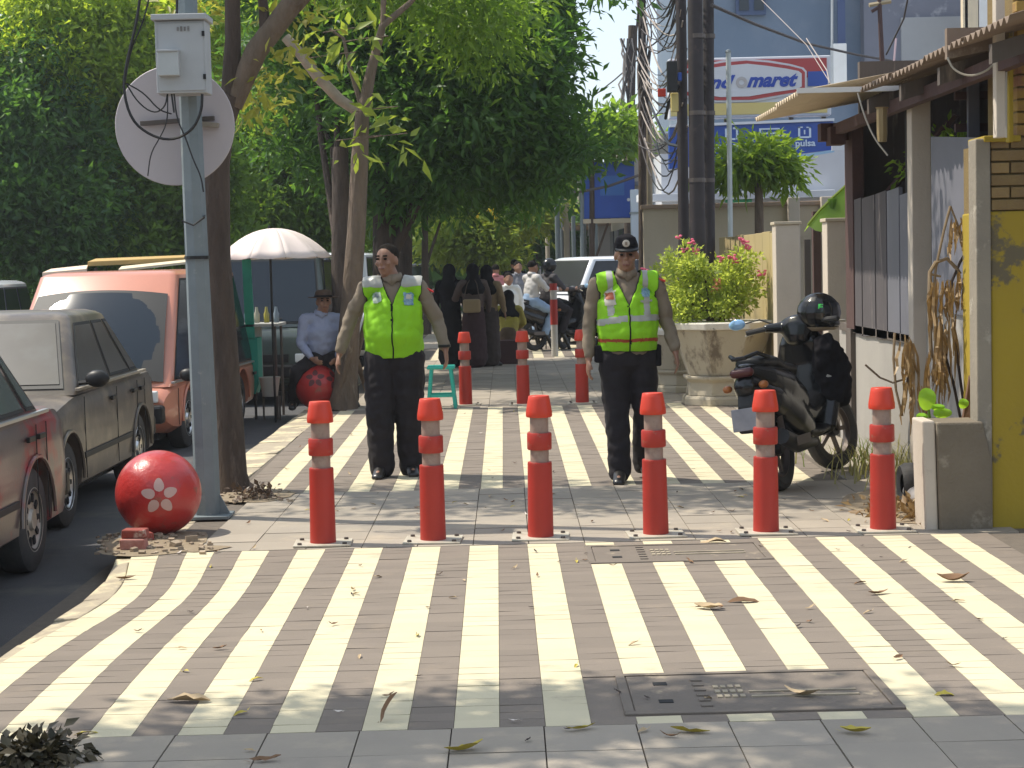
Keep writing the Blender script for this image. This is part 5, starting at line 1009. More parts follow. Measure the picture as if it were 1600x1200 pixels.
def stand(leg=(0,0),arm=None,h=1.69,sh=.195):
    k=h/1.69
    J=dict(pelvis=(0,0,.90),chest=(0,0,1.22),neck=(0,.0,1.445),head=(0,-.02,1.575),shR=(-sh,0,1.375),shL=(sh,0,1.375),elR=(-.265,.02,1.12),elL=(.265,.02,1.12),wrR=(-.285,-.06,.90),wrL=(.285,-.06,.90),
      hipR=(-.095,0,.86),hipL=(.095,0,.86),knR=(-.11,-.02,.47),knL=(.11,-.02,.47),anR=(-.12,.02,.10),anL=(.12,.02,.10))
    if arm: J.update(arm)
    return {a:tuple(x*k for x in b) for a,b in J.items()}
def vest(t,sm,s=1.0,zb=.93,vz=1.24,waist=.205,bands=True,badges=()):
    """open-necked sleeveless vest grown from the shirt surface"""
    def inv(c,n):
        if c.z<zb*s: return False
        if abs(c.x)>(.212 if c.z>1.2*s else .235)*s: return False
        if abs(c.x)>.175*s and c.z<1.33*s and (abs(c.x)-.175*s)>(.02+.0*s)+.03*(1 if c.z<1.15*s else 0): return False
        if c.z>vz*s and c.y<.0 and abs(c.x)<(c.z-vz*s)*.42: return False
        if c.z>1.37*s and (c.x**2+c.y**2)**.5<.085*s: return False
        return True
    vm=extract(sm,inv,.013)
    vo=link('vest',vm,M_vest,t,smooth=True)
    bm=bmesh.new(); bm.from_mesh(vm); bmesh.ops.delete(bm,geom=[v for v in bm.verts if not v.link_faces],context='VERTS')
    for _ in range(4):
        bd=[v for v in bm.verts if v.is_boundary]; new={}
        for v in bd:
            nb=[e.other_vert(v) for e in v.link_edges if e.is_boundary]
            if len(nb)==2: new[v]=v.co*.5+(nb[0].co+nb[1].co)*.25
        for v,c in new.items(): v.co=c
    bm.to_mesh(vm)
    # dark piping along every open edge
    edges=[e for e in bm.edges if e.is_boundary]; seen=set(); pm=MB()
    adj={}
    for e in edges:
        a,b=e.verts; adj.setdefault(a.index,[]).append(b.index); adj.setdefault(b.index,[]).append(a.index)
    co=[v.co.copy() for v in bm.verts]
    for st in list(adj):
        if st in seen: continue
        path=[st]; seen.add(st); cur=st
        while True:
            nx=[q for q in adj[cur] if q not in seen]
            if not nx: break
            cur=nx[0]; seen.add(cur); path.append(cur)
        if len(path)>14: pm.tube([co[i] for i in path[::2]],.0055,5,cap=True)
    bm.free(); pm.build('piping',M_blackc,vo,smooth=True)
    so=vo.modifiers.new('s','SOLIDIFY'); so.thickness=.006; so.offset=1
    def part(nm,pred,m,off=.0085):
        e=extract(vm,pred,off)
        if len(e.polygons): link(nm,e,m,vo,smooth=True)
    part('zip',lambda c,n: abs(c.x)<.008 and c.y<0 and c.z<vz*s+.03,M_blackc,.010)
    if bands=='x':
        part('reflective_band',lambda c,n: abs(c.z-1.145*s-(.0 if c.x>0 else .12*c.x))<.021 and abs(c.x)>.010,M_band)
        for sg in (-1,1): part('reflective_band',lambda c,n: abs(c.x-sg*(.122))<.021 and c.z>1.165*s ,M_band)
        part('red_band',lambda c,n: abs(c.z-.995*s)<.011 and c.y<0.03,M_bandr)
    else:
        for sg in (-1,1): part('reflective_band',lambda c,n: c.z>1.395*s and c.x*sg>.05,M_band)
    for nm,cx,cz,w_,h_,m in badges: part(nm,lambda c,n: abs(c.x-cx)<w_ and abs(c.z-cz)<h_ and c.y<0,m,.012 if 'mark' not in nm else .016)
    return vo
M_bdg1=mat('badge_blue',(.08,.20,.34),.5,(.3,.45,.5),60,.3); M_bdg2=mat('badge_pale',(.45,.50,.40),.5,(.3,.4,.3),50,.3); M_bdg3=mat('badge_white',(.55,.50,.42),.5); M_bdg4=mat('badge_red',(.40,.08,.03),.5)
# bareheaded officer
g=G(622,744); k=1.0
Ja=stand(h=1.70,arm=dict(elR=(-.33,.03,1.13),wrR=(-.40,-.02,.90),elL=(.32,.02,1.12),wrL=(.375,-.10,.92),head=(-.035,-.02,1.575),knR=(-.12,-.03,.47),anR=(-.115,-.02,.10),anL=(.095,.08,.10),knL=(.09,.03,.47)))
o1,sm1=person('bareheaded officer in a lime safety vest, khaki shirt and dark trousers, looking left',g,R(0),Ja,head=(-.42,-1,0),tw=1.24,belly=.035,legw=1.34,fine=True,vox=.0085,hair=mat('hair_cropped',(.012,.010,.009),1.0,(.035,.028,.022),60,.5,spec=.1),hands=((-.25,-.1,-1),(.1,-.2,-1)))
vest(o1,sm1,1.0,zb=.885,bands=False,vz=1.25,badges=[('badge',-.105,1.315,.030,.038,M_bdg2),('badge',.115,1.30,.034,.046,M_bdg1),('badge_mark',.115,1.315,.018,.016,M_bdg3),('badge_mark',-.105,1.325,.014,.012,M_galv)])
MB().box((.262,.0,1.368),(.085,.07,.014),M=Matrix.Rotation(.55,3,'Y')).build('red_armband',mat('armband_red',(.6,.03,.03),.7),o1,bevel=.006)
MB().lathe([(.0,-.01),(.046,-.01),(.046,.01),(.0,.01)],Vector(Ja['wrL'])+Vector((-.008,.01,.03)),n=12).build('watch',M_black,o1,smooth=True)
# capped officer
g=G(985,752)
Jb=stand(h=1.70,arm=dict(elR=(-.26,.03,1.11),wrR=(-.275,-.04,.855),elL=(.275,.02,1.12),wrL=(.325,-.06,.89),shR=(-.205,0,1.37),shL=(.205,0,1.37),head=(-.0,-.03,1.57),knR=(-.085,-.01,.47),anR=(-.075,-.03,.10),hipR=(-.10,0,.86),knL=(.115,.03,.49),anL=(.12,.20,.13),pelvis=(0,0,.90)))
o2,sm2=person('officer in a black cap and lime vest with grey and red bands',g,R(2),Jb,head=(-.12,-1,-.1),tw=1.22,belly=.028,legw=1.14,fine=True,vox=.0085,hands=((-.1,-.15,-1),(.15,-.15,-1)),hair=M_hair)
vest(o2,sm2,1.0,zb=.925,bands='x',vz=1.22,badges=[('badge',-.122,1.285,.036,.05,M_bdg3),('badge_mark',-.122,1.295,.024,.024,M_bdg4),('badge',.118,1.315,.028,.03,M_bdg1),('badge_holder',.118,1.262,.04,.008,M_band)])
hb=Vector(Jb['head']); b=MB(); ell(b,hb+Vector((0,.014,.060)),(.087,.100,.056)); ltube(b,[hb+Vector((0,.01,.052)),hb+Vector((0,.01,.072))],[(.085,.099),(.086,.100)],ref=(0,1,0)); cm=blobmesh(b,.009,1); cap_=link('cap',cm,M_blackc,o2,smooth=True)
b=MB(); n=12; pts=[]
for i in range(n+1):
    a=math.pi*(i/n); pts.append((hb+Vector((.082*math.cos(a)*-1,-.055-.085*math.sin(a),.040-.012*math.sin(a))),hb+Vector((.080*math.cos(a)*-1,-.03-.045*math.sin(a),.052)))) 
for p,q in pts: b.v+=[tuple(p),tuple(q)]
for i in range(n): b.f.append((2*i,2*i+2,2*i+3,2*i+1))
pk_=b.build('peak',M_black,cap_,smooth=True); sd=pk_.modifiers.new('s','SOLIDIFY'); sd.thickness=.008
MB().lathe([(0,-.006),(.022,-.004),(.026,0),(0,0)],hb+Vector((-.01,-.098,.080)),'Y',n=12).build('cap_badge',M_bdg3,cap_,smooth=True); MB().box(hb+Vector((-.01,-.105,.080)),(.016,.006,.022)).build('badge_mark',mat('mark_dull',(.25,.2,.15),.6),cap_)
MB().box((-.205,-.02,.90),(.06,.10,.12)).build('belt_pouch',M_blackc,o2,bevel=.012); MB().box((.205,.0,.88),(.05,.10,.15)).build('belt_pouch',M_blackc,o2,bevel=.012)
MB().box((.235,.0,1.405),(.07,.09,.016),M=Matrix.Rotation(.35,3,'Y')).build('red_shoulder_cord',mat('cord_red',(.6,.06,.04),.7),o2,bevel=.006)
# man sitting on the far ball
g=Vector((P(505,600,19.75).x,19.72,0)); zz=.46
Js=dict(pelvis=(0,.05,.56),chest=(0,-.03,.84),neck=(.0,-.03,1.04),head=(.03,-.06,1.17),shR=(-.185,-.02,.98),shL=(.185,-.02,.98),elR=(-.235,-.05,.72),elL=(.235,-.05,.72),wrR=(-.13,-.20,.55),wrL=(.15,-.20,.55),hipR=(-.09,-.03,.52),hipL=(.09,-.03,.52),knR=(-.30,-.14,.42),knL=(.30,-.14,.42),anR=(-.33,.06,.10),anL=(.33,.06,.10))
sp,_=person('man in a pale blue shirt and brown brimmed hat sitting on the far red ball',g,R(12),Js,shirt=mat('shirt_pale_blue',(.34,.38,.52),.8,(.27,.30,.43),9,.6,.2,30),trs=M_trs,head=(.05,-1,0),vox=.012,hands=((.5,-.6,-.3),(-.5,-.6,-.3)),hair=None,fine=True)
hh_=Vector(Js['head']); M_hat=mat('hat_brown',(.10,.06,.04),.85,(.07,.045,.03),9,.5); MB().lathe([(.165,.055),(.170,.062),(.12,.052),(.095,.060),(.093,.105),(.075,.135),(.04,.142),(.0,.135)],hh_+Vector((0,.01,-.01)),n=28).build('hat',M_hat,sp,smooth=True)
MB().lathe([(.096,.060),(.099,.062),(.098,.08),(.095,.082)],hh_+Vector((0,.01,-.01)),n=24).build('hat_band',M_blackc,sp,smooth=True)
# group of people further on
def far(label,px,py,rz,J,**k):
    g=G(px,py); return person(label,g,rz,J,vox=.016,fine=False,group='people gathered beyond the far bollards',**k)
far('woman in a long black robe and headscarf, standing behind the green stool',706,574,R(150),stand(h=1.53),shirt=M_blackc,skirt=M_blackc,hijab=M_blackc,head=(0,-1,0))
w2,_=far('woman in dusky top and maroon skirt carrying a tan shoulder bag',742,574,R(200),stand(h=1.53,arm=dict(elL=(.28,-.12,1.12),wrL=(.14,-.30,1.10))),shirt=mat('shirt_dusky',(.10,.07,.06),.9),skirt=mat('skirt_maroon',(.045,.02,.022),.9),hijab=M_blackc)
w3,_=far('woman in a tan jacket and dark headscarf, right of the woman with the bag',764,572,R(160),stand(h=1.50),shirt=mat('jacket_tan',(.28,.20,.11),.9,(.2,.14,.08),7,.6),skirt=mat('skirt_brown',(.05,.035,.03),.9),hijab=M_blackc)
g=G(742,574); hbk=T('handbag','tan shoulder bag hanging from the standing woman in black','bag',(g.x-.02,g.y-.17,.80)); MB().box((0,0,.12),(.26,.09,.20)).build('pouch',mat('bag_tan',(.32,.23,.12),.7),hbk,bevel=.03); MB().tube([(-.12,0,.2),(-.06,.05,.45),(.02,.1,.56),(.08,.05,.45),(.12,0,.2)],.009,5).build('strap',M_bark,hbk)
Jq=dict(pelvis=(0,0,.40),chest=(0,-.06,.68),neck=(0,-.08,.88),head=(0,-.12,1.0),shR=(-.17,-.07,.82),shL=(.17,-.07,.82),elR=(-.22,-.16,.60),elL=(.22,-.16,.60),wrR=(-.10,-.34,.52),wrL=(.10,-.34,.52),hipR=(-.10,-.03,.38),hipL=(.10,-.03,.38),knR=(-.17,-.36,.46),knL=(.17,-.36,.46),anR=(-.15,-.30,.10),anL=(.15,-.30,.10))
far('person in yellow-green jacket and dark headscarf sitting low on a crate',795,566,R(170),Jq,shirt=mat('jacket_yellow',(.45,.40,.05),.85,(.28,.22,.06),4,.5),trs=mat('trs_brown',(.12,.08,.05),.9),hijab=M_blackc)
MB_=T('low_bench','small dark crate the person in yellow sits on','crate',G(795,568)); MB().box((0,0,.18),(.45,.34,.36)).build('box',mat('crate_maroon',(.07,.03,.03),.8),MB_,bevel=.01)
far('child with short dark hair and white collar standing beyond the seated person in yellow',797,552,R(10),stand(h=1.35),shirt=M_white,trs=M_trs,hair=M_hair)
far('far pedestrian in a grey shirt behind the child',812,536,R(15),stand(h=1.55),shirt=mat('shirt_grey',(.2,.2,.22),.9),hair=M_hair)
far('far pedestrian in a dark jacket near the shophouses',806,520,R(180),stand(h=1.6),shirt=M_blackc,hair=M_hair)
far('far pedestrian in a pink top near the end of the pavement',777,528,R(190),stand(h=1.5),shirt=mat('shirt_pink',(.5,.2,.2),.9),hair=M_hair)
# ------------------------------------------------------------------ scooters
def scooter(label,loc,rz,body=M_gloss,plain=False,steer=-.35):
    """local x forward, ground at z=0, wheelbase 1.22"""
    t=T('scooter',label,'scooter',loc,rz); rr=.275; wb=1.22; M_sat=M_black
    def whl(nm,x):
        o=MB().lathe([(rr*.70,-.030),(rr*.86,-.046),(rr*.97,-.034),(rr,-.012),(rr,.012),(rr*.97,.034),(rr*.86,.046),(rr*.70,.030)],(0,0,0),'Y',n=32).build(nm,M_rubber,t,smooth=True)
        MB().lathe([(rr*.70,-.028),(rr*.66,-.03),(rr*.62,0),(rr*.66,.03),(rr*.70,.028)],(0,0,0),'Y',n=32).build('rim',M_bolt,o,smooth=True)
        for k in range(5):
            a=2*math.pi*k/5; MB().box((math.cos(a)*rr*.36,0,math.sin(a)*rr*.36),(rr*.56,.02,.03),M=Matrix.Rotation(-a,3,'Y')).build('spoke',M_bolt if not plain else M_black,o)
        MB().lathe([(.0,-.05),(.04,-.05),(.05,0),(.04,.05),(.0,.05)],(0,0,0),'Y',n=14).build('hub',M_black,o,smooth=True)
        o.location=(x,0,rr); return o
    wr_=whl('rear_wheel',0); wf_=whl('front_wheel',wb); wf_.rotation_euler=(0,0,steer)
    def bl(nm,fn,m,v=.011,it=3): b=MB(); fn(b); return link(nm,blobmesh(b,v,it),m,t,smooth=True)
    # tail and side panels
    bl('side_panels',lambda b:(ltube(b,[(-.34,0,.80),(-.15,0,.74),(.15,0,.66),(.42,0,.55)],[(.08,.05),(.15,.10),(.17,.15),(.15,.14)],ref=(0,0,1)),ltube(b,[(-.05,0,.60),(.25,0,.46),(.45,0,.36)],[(.15,.14),(.17,.17),(.15,.14)],ref=(0,0,1)),ltube(b,[(.30,0,.52),(.60,0,.44),(.88,0,.50)],[(.12,.08),(.13,.08),(.14,.10)],ref=(0,0,1))),body,it=14)
    bl('tail_shroud',lambda b:(ltube(b,[(-.33,0,.70),(-.10,0,.60),(.15,0,.52),(.35,0,.44)],[(.09,.09),(.15,.13),(.16,.14),(.13,.12)],ref=(0,0,1))),body,it=12)
    bl('seat',lambda b:(ltube(b,[(-.22,0,.84),(.0,0,.83),(.18,0,.78),(.42,0,.755),(.50,0,.72)],[(.10,.045),(.125,.05),(.12,.045),(.10,.045),(.06,.05)],ref=(0,0,1))),M_sat)
    bl('footboard',lambda b:(ltube(b,[(.38,0,.33),(.60,0,.31),(.86,0,.33)],[(.15,.05),(.16,.035),(.15,.05)],ref=(0,0,1))),M_sat)
    bl('leg_shield',lambda b:(ltube(b,[(.80,0,.32),(.90,0,.55),(.93,0,.78),(.90,0,.93)],[(.18,.06),(.23,.07),(.22,.08),(.16,.09)],ref=(1,0,0)),ltube(b,[(.96,0,.50),(1.03,0,.66),(1.0,0,.84)],[(.07,.04),(.12,.06),(.10,.05)],ref=(1,0,0))),body)
    bl('front_fender',lambda b:(ltube(b,[(wb-.24,0,.46),(wb-.10,0,.57),(wb+.08,0,.58),(wb+.25,0,.44)],[(.07,.03),(.09,.045),(.09,.045),(.065,.03)],ref=(0,0,1))),body)
    bl('handlebar_cover',lambda b:(ltube(b,[(.84,0,.96),(.86,0,1.04)],[(.10,.07),(.13,.08)],ref=(1,0,0)),ell(b,(.93,0,1.02),(.08,.13,.07)),ltube(b,[(.84,-.10,1.04),(.80,-.20,1.05)],[.04,.03]),ltube(b,[(.84,.10,1.04),(.80,.20,1.05)],[.04,.03])),body)
    for s in (-1,1):
        MB().tube([(.80,s*.18,1.05),(.74,s*.33,1.04)],.018,8).build('grip',M_rubber,t,smooth=True)
        MB().tube([(.85,s*.22,1.04),(.80,s*.36,1.02)],.006,5).build('brake_lever',M_steel,t)
        if s<0 and not plain: pass
        else:
          MB().tube([(.86,s*.16,1.07),(.86,s*.26,1.12),(.85,s*.36,1.11)],.006,6).build('mirror_arm',M_black,t)
          b=MB(); ell(b,(.84,s*.42,1.11),(.012,.062,.038)); b.build('mirror',mat('mirror_glass',(.30,.50,.75),.08,metal=.3),t,smooth=True)
        MB().tube([(wb-.16,s*.055,.56),(wb,s*.06,.275)],.018,8).build('fork_leg',M_bolt,t,smooth=True)
        b=MB(); ell(b,(-.36,s*.12,.70),(.04,.03,.025)); b.build('indicator',mat('amber_dull',(.35,.12,.03),.3),t,smooth=True)
        MB().tube([(-.10,s*.09,.70),(.0,s*.07,.30)],.022,8).build('shock',M_bolt,t,smooth=True)
    MB().tube([(.88,0,.95),(wb-.16,0,.55)],.03,8).build('steering_stem',M_black,t)
    MB().box((.985,0,.93),(.03,.14,.08),M=Matrix.Rotation(-.35,3,'Y')).build('headlight',mat('lamp_glass',(.7,.7,.68),.1),t,bevel=.015)
    MB().tube([(-.12,.10,.86),(-.30,.09,.90),(-.40,.04,.88),(-.40,-.04,.88),(-.30,-.09,.90),(-.12,-.10,.86)],.013,8).build('grab_rail',M_black,t,smooth=True)
    b=MB(); ltube(b,[(-.38,-.05,.79),(-.39,.05,.79)],[(.035,.03),(.035,.03)]); link('tail_light',blobmesh(b,.008,1),mat('dark_red_lens',(.07,.012,.012),.3),t,smooth=True)
    b=MB(); ltube(b,[(-.32,0,.74),(-.40,0,.58),(-.42,0,.42)],[(.07,.02),(.06,.015),(.075,.012)],ref=(1,0,0)); link('rear_mudguard',blobmesh(b,.009,1),M_black,t,smooth=True)
    MB().box((-.425,0,.50),(.01,.20,.14),M=Matrix.Rotation(.12,3,'Y')).build('number_plate',mat('plate_grey',(.28,.28,.30),.4,(.18,.18,.2),12,.6),t,bevel=.004)
    MB().tube([(.35,-.15,.26),(.0,-.15,.28),(-.28,-.155,.36)],[.03,.055,.05],14).build('exhaust',M_black,t,smooth=True); MB().box((-.02,-.208,.31),(.28,.006,.06)).build('heat_shield',M_bolt,t,bevel=.002)
    b=MB(); ltube(b,[(.35,.06,.30),(.0,.07,.27)],[(.09,.08),(.06,.09)],ref=(0,0,1)); link('engine_case',blobmesh(b,.012,2),M_bolt,t,smooth=True)
    MB().tube([(.32,.10,.22),(.40,.22,.01)],.012,6).build('side_stand',M_black,t)
    return t
gr=G(1222,766); sc=scooter('black scooter parked at the pavement edge with a helmet on its handlebar, seen from behind',gr,R(90-27)); sc.rotation_euler=(R(-9),R(0),R(90-27)); sc.scale=(1.03,1.03,1.03)
# helmet on the mirror
hp=P(1279,488,gr.y+.82); ht=T('helmet','black full-face helmet with dark visor hung on the black scooter\'s right mirror','helmet',hp,R(-20))
b=MB(); ell(b,(0,0,.0),(.155,.135,.140)); ltube(b,[(-.02,0,-.04),(.10,0,-.075)],[(.12,.06),(.11,.05)],ref=(0,0,1)); hm=blobmesh(b,.008,2)
shell_=link('shell',extract(hm,lambda c,n: not(c.z<-.105 and n.z<-.5),0),M_gloss,ht,smooth=True); sd=shell_.modifiers.new('s','SOLIDIFY'); sd.thickness=.02; sd.offset=-1
link('visor',extract(hm,lambda c,n: c.x>.035 and -.06<c.z<.065,.005),mat('visor_smoke',(.01,.01,.012),.05,coat=.8),ht,smooth=True)
for s in (-1,1): MB().lathe([(0,-.006),(.022,-.005),(.026,0)],(.03,s*.118,.0),'Y',n=14).build('visor_pivot',M_black,ht,smooth=True)
link('green_sticker',extract(hm,lambda c,n: abs(c.x-.035)<.013 and abs(c.z-.045)<.013 and c.y<0,.005),mat('sticker_green',(.05,.6,.08),.5),ht)
link('chin_trim',extract(hm,lambda c,n: -.125<c.z<-.098,.004),mat('trim_tan',(.35,.28,.2),.6),ht)
b=MB(); ltube(b,[P(1290,540,gr.y+.75),P(1300,575,gr.y+.8),P(1306,620,gr.y+.8)],[(.09,.09),(.14,.09),(.11,.09)]); 
jk=T('hanging_jacket','black rain jacket bundled over the scooter handlebar below the helmet','jacket',P(1298,620,gr.y+.8)); b2=MB(); b2.v=[tuple(Vector(v)-P(1298,620,gr.y+.8)) for v in b.v]; b2.f=b.f
jm=blobmesh(b2,.011,1)
ruffle(jm,lambda c:mnoise.noise(c*22)*.02)
link('cloth',jm,M_blackc,jk,smooth=True); MB().box((.0,-.075,.14),(.09,.008,.02),M=Matrix.Rotation(.4,3,'Y')).build('pale_stripe',mat('stripe_pale',(.45,.45,.42),.6),jk,bevel=.003)
# far motorbikes with riders
g=G(880,545); m1_=scooter('black motorbike parked beside the striped post, in front of the white car',g,R(62),plain=True)
g=G(836,548); m2_=scooter('dark motorbike carrying the two riders beyond the seated person in yellow',g,R(35),plain=True)
Jr=dict(pelvis=(0,0,.86),chest=(0,-.04,1.12),neck=(0,-.05,1.33),head=(0,-.08,1.45),shR=(-.18,-.04,1.27),shL=(.18,-.04,1.27),elR=(-.25,-.2,1.06),elL=(.25,-.2,1.06),wrR=(-.26,-.42,1.06),wrL=(.26,-.42,1.06),hipR=(-.10,-.02,.83),hipL=(.10,-.02,.83),knR=(-.20,-.34,.68),knL=(.20,-.34,.68),anR=(-.16,-.20,.36),anL=(.16,-.20,.36))
def onbike(label,off,rz,**k):
    q=Vector(g)+Matrix.Rotation(R(35),3,'Z')@Vector((off,0,0)); return person(label,q,rz,Jr,vox=.016,fine=False,group='people gathered beyond the far bollards',**k)
r1,_=onbike('motorbike rider in a dark jacket and black helmet',.28,R(35+90),shirt=mat('jacket_dark',(.05,.045,.05),.8),hair=None); b=MB(); ell(b,(0,-.07,1.48),(.13,.14,.13)); link('helmet',blobmesh(b,.014,1),M_gloss,r1,smooth=True)
r2,_=onbike('passenger in a white top and pale blue jeans on the back of the motorbike',-.08,R(35+90),shirt=mat('top_pale',(.5,.48,.46),.8),trs=mat('jeans_pale',(.25,.35,.5),.8),hair=M_hair)
# ------------------------------------------------------------------ small vegetation, debris, fallen leaves
M_dry=leafmat('dry_leaf',(.20,.12,.055),(.38,.26,.12),(.3,.18,.06),.2); M_stem=mat('dry_stem',(.20,.14,.08),.9,(.32,.24,.15),12,.6); M_dark_stem=mat('dark_stem',(.05,.035,.03),.9)
dp=T('withered_plant','tall withered plant with brown drooping leaves before the grey metal sheet','plant',P(1475,660,10.8))
for pts,r,m in (([(1455,560),(1452,480),(1453,425),(1462,410),(1480,404),(1495,420),(1500,428)],.012,M_stem),([(1510,660),(1500,590),(1488,500),(1487,440),(1500,410),(1530,358)],.009,M_dark_stem),([(1502,660),(1490,600),(1478,560),(1470,500)],.009,M_dark_stem),([(1455,500),(1462,420),(1475,360),(1485,322)],.008,M_stem),([(1485,322),(1500,360),(1525,396)],.006,M_stem),([(1452,428),(1470,432)],.008,M_stem),([(1420,560),(1416,620),(1408,650)],.007,M_dark_stem),([(1352,570),(1375,590),(1395,598),(1415,592)],.007,M_barkl),([(1398,520),(1396,560),(1400,610),(1410,650)],.008,M_stem)):
    MB().tube([P(a,b_,10.7) for a,b_ in pts],r,6).build('stem',m,dp,True,smooth=True)
for (px,py,h_,w_,n_) in ((1495,345,60,9,14),(1470,440,95,14,22),(1502,430,75,10,16),(1478,500,120,14,18),(1462,550,110,14,16),(1415,530,120,16,18),(1430,600,80,16,12)):
    for k in range(n_):
        x=px+random.uniform(-w_,w_); y=py+random.uniform(-8,12); L=h_*random.uniform(.4,1); Yl=10.65+random.uniform(-.08,.08); b=MB(); q=[]
        for i in range(5):
            f=i/4; q.append((P(x+random.uniform(-3,3)+(x-px)*f*.5,y+L*f,Yl+random.uniform(-.03,.03)),.008*math.sin(math.pi*(.12+.8*f))))
        for p,wv in q: b.v+=[tuple(p+Vector((-wv,random.uniform(-.01,.01),0))),tuple(p+Vector((wv,random.uniform(-.015,.015),0)))]
        for i in range(4): b.f.append((2*i,2*i+1,2*i+3,2*i+2))
        b.build('dry_leaf',M_dry,dp,True,fix=False)
ld=T('leaning_plank','rough brown plank leaning behind the concrete block','plank',P(1515,655,10.35)); MB().prism([P(1503,662,10.35),P(1530,662,10.35),P(1538,560,10.5),P(1531,508,10.55),P(1522,545,10.5)],(0,.03,0)).build('plank',mat('plank_rust',(.16,.085,.05),.9,(.10,.05,.03),9,.7,.5,30),ld,True,bevel=.003)
def tuft(label,c,n,L,m,spread,seed,lean=.8):
    rr=random.Random(seed); b=MB()
    for k in range(n):
        a=rr.uniform(0,6.28); p=Vector(c)+Vector((rr.gauss(0,spread[0]),rr.gauss(0,spread[1]),0)); l=L*rr.uniform(.5,1); d=Vector((math.cos(a),math.sin(a)*.7,0))*rr.uniform(.2,lean); wv=.006; sdv=Vector((-math.sin(a),math.cos(a),0))*wv; k0=len(b.v)
        for i in range(4):
            f=i/3; q=p+d*l*f**1.5+Vector((0,0,l*(f-.45*lean*f*f))); ww=(1-f*.85); b.v+=[tuple(q-sdv*ww),tuple(q+sdv*ww)]
        for i in range(3): b.f.append((k0+2*i,k0+2*i+1,k0+2*i+3,k0+2*i+2))
    return stuff(b.build('grass',m,None,fix=False),label,'grass')
tuft('pale dry grass tufts growing along the wall beside the concrete block',G(1420,745),420,.42,leafmat('grass_pale',(.28,.26,.09),(.42,.38,.17),(.4,.38,.1),.3),(.22,.5),3)
tuft('green grass tufts at the wall foot behind the rightmost near bollard',G(1400,720),160,.30,leafmat('grass_green',(.10,.16,.03),(.2,.26,.05),(.3,.4,.05),.3),(.25,.5),4)
li=link('leaf_litter',leafmesh([(G(1400,790).x,10.6,.02,.45,.5,.02),(G(1440,800).x,10.35,.02,.25,.25,.03)],420,.06,77,spread=.05,shell=0,per=3,droop=0,aspect=.5),M_dry,None); stuff(li,'litter of brown dry leaves by the concrete block','leaf litter')
gp2=T('green_seedling','young plant with round bright green leaves above the concrete block','plant',P(1452,700,10.3)); MB().tube([P(1452,700,10.3),P(1453,655,10.3),P(1449,625,10.3)],.008,6).build('stem',M_lfb,gp2,True)
for px,py,rx,rz in ((1448,622,.052,.066),(1472,645,.055,.03),(1465,636,.04,.02),(1505,630,.03,.03),(1440,650,.035,.02)):
    c=P(px,py,10.27); b=MB(); n=14; b.v.append(tuple(c+Vector((0,-.01,0)))); b.v+=[tuple(c+Vector((rx*math.sin(6.283*i/n),.015*math.cos(6.283*i/n*2),rz*math.cos(6.283*i/n)*(1-.12*math.cos(6.283*i/n))))) for i in range(n)]; b.f+=[(0,1+i,1+(i+1)%n) for i in range(n)]; b.build('leaf',leafmat('leaf_lime',(.22,.50,.03),(.26,.55,.04),(.5,.8,.05),.45),gp2,True,smooth=True)
tr_=T('discarded_tyre','old dark tyre and pipe lying beside the concrete block','tyre',G(1440,800)); tb=MB(); tb.lathe([(.06,-.06),(.11,-.075),(.13,-.04),(.13,.04),(.11,.075),(.06,.06)],G(1440,797)+Vector((0,.25,.13)),'X',n=24); tb.build('tyre',M_rubber,tr_,True,smooth=True)
MB().tube([G(1458,812)+Vector((0,.05,.06)),G(1445,800)+Vector((0,.35,.08))],.055,14).build('pipe',mat('pipe_grey',(.25,.23,.22),.7),tr_,True,smooth=True)
# bricks and rubble by the ball
M_rb=mat('red_brick',(.32,.07,.05),.9,(.22,.05,.04),9,.7,.5,50,c3=(.5,.4,.33),s3=14,a3=(.55,.65))
for i,(px,py,z0,rz_,sz,lb) in enumerate(((210,858,.0,.06,(.135,.10,.06),'pinkish broken brick at the bottom of the little stack before the big red ball'),(212,857,.062,-.1,(.13,.095,.05),'dark red broken brick on top of the little stack before the big red ball'),(222,845,.0,.5,(.12,.08,.05),'brick fragment under the front of the big red ball'))):
    g=G(px,py); b_=T('broken_brick',lb,'brick',(g.x,g.y,z0)); b=MB().box((0,0,sz[2]/2),sz,rz=rz_); me_=b.build('brick',M_rb if i!=0 else mat('pink_brick',(.48,.26,.22),.9,(.36,.12,.09),14,.5,.4,50),b_,bevel=.008)
    for v in me_.data.vertices: v.co+=Vector((random.uniform(-.008,.008),random.uniform(-.008,.008),random.uniform(-.004,.004)))
rng_=random.Random(9)
rb=MB()
for k in range(150):
    if k<110: px,py=rng_.uniform(150,335),rng_.uniform(835,868)
    else: px,py=rng_.uniform(345,455),rng_.uniform(765,788)
    g=G(px,py); s_=rng_.uniform(.006,.022)*(2 if rng_.random()<.1 else 1); M=Matrix.Rotation(rng_.uniform(0,3),3,'Z')@Matrix.Rotation(rng_.uniform(-.4,.4),3,'X'); rb.box((g.x,g.y,s_*.4),(s_*1.6,s_*1.1,s_*.9),M=M)
stuff(rb.build('rubble',mat('rubble',(.40,.33,.24),.95,(.24,.17,.12),12,.7,.4,60,isl=.3),None),'crumbled mortar and gravel round the big red ball','rubble')
dirt=MB()
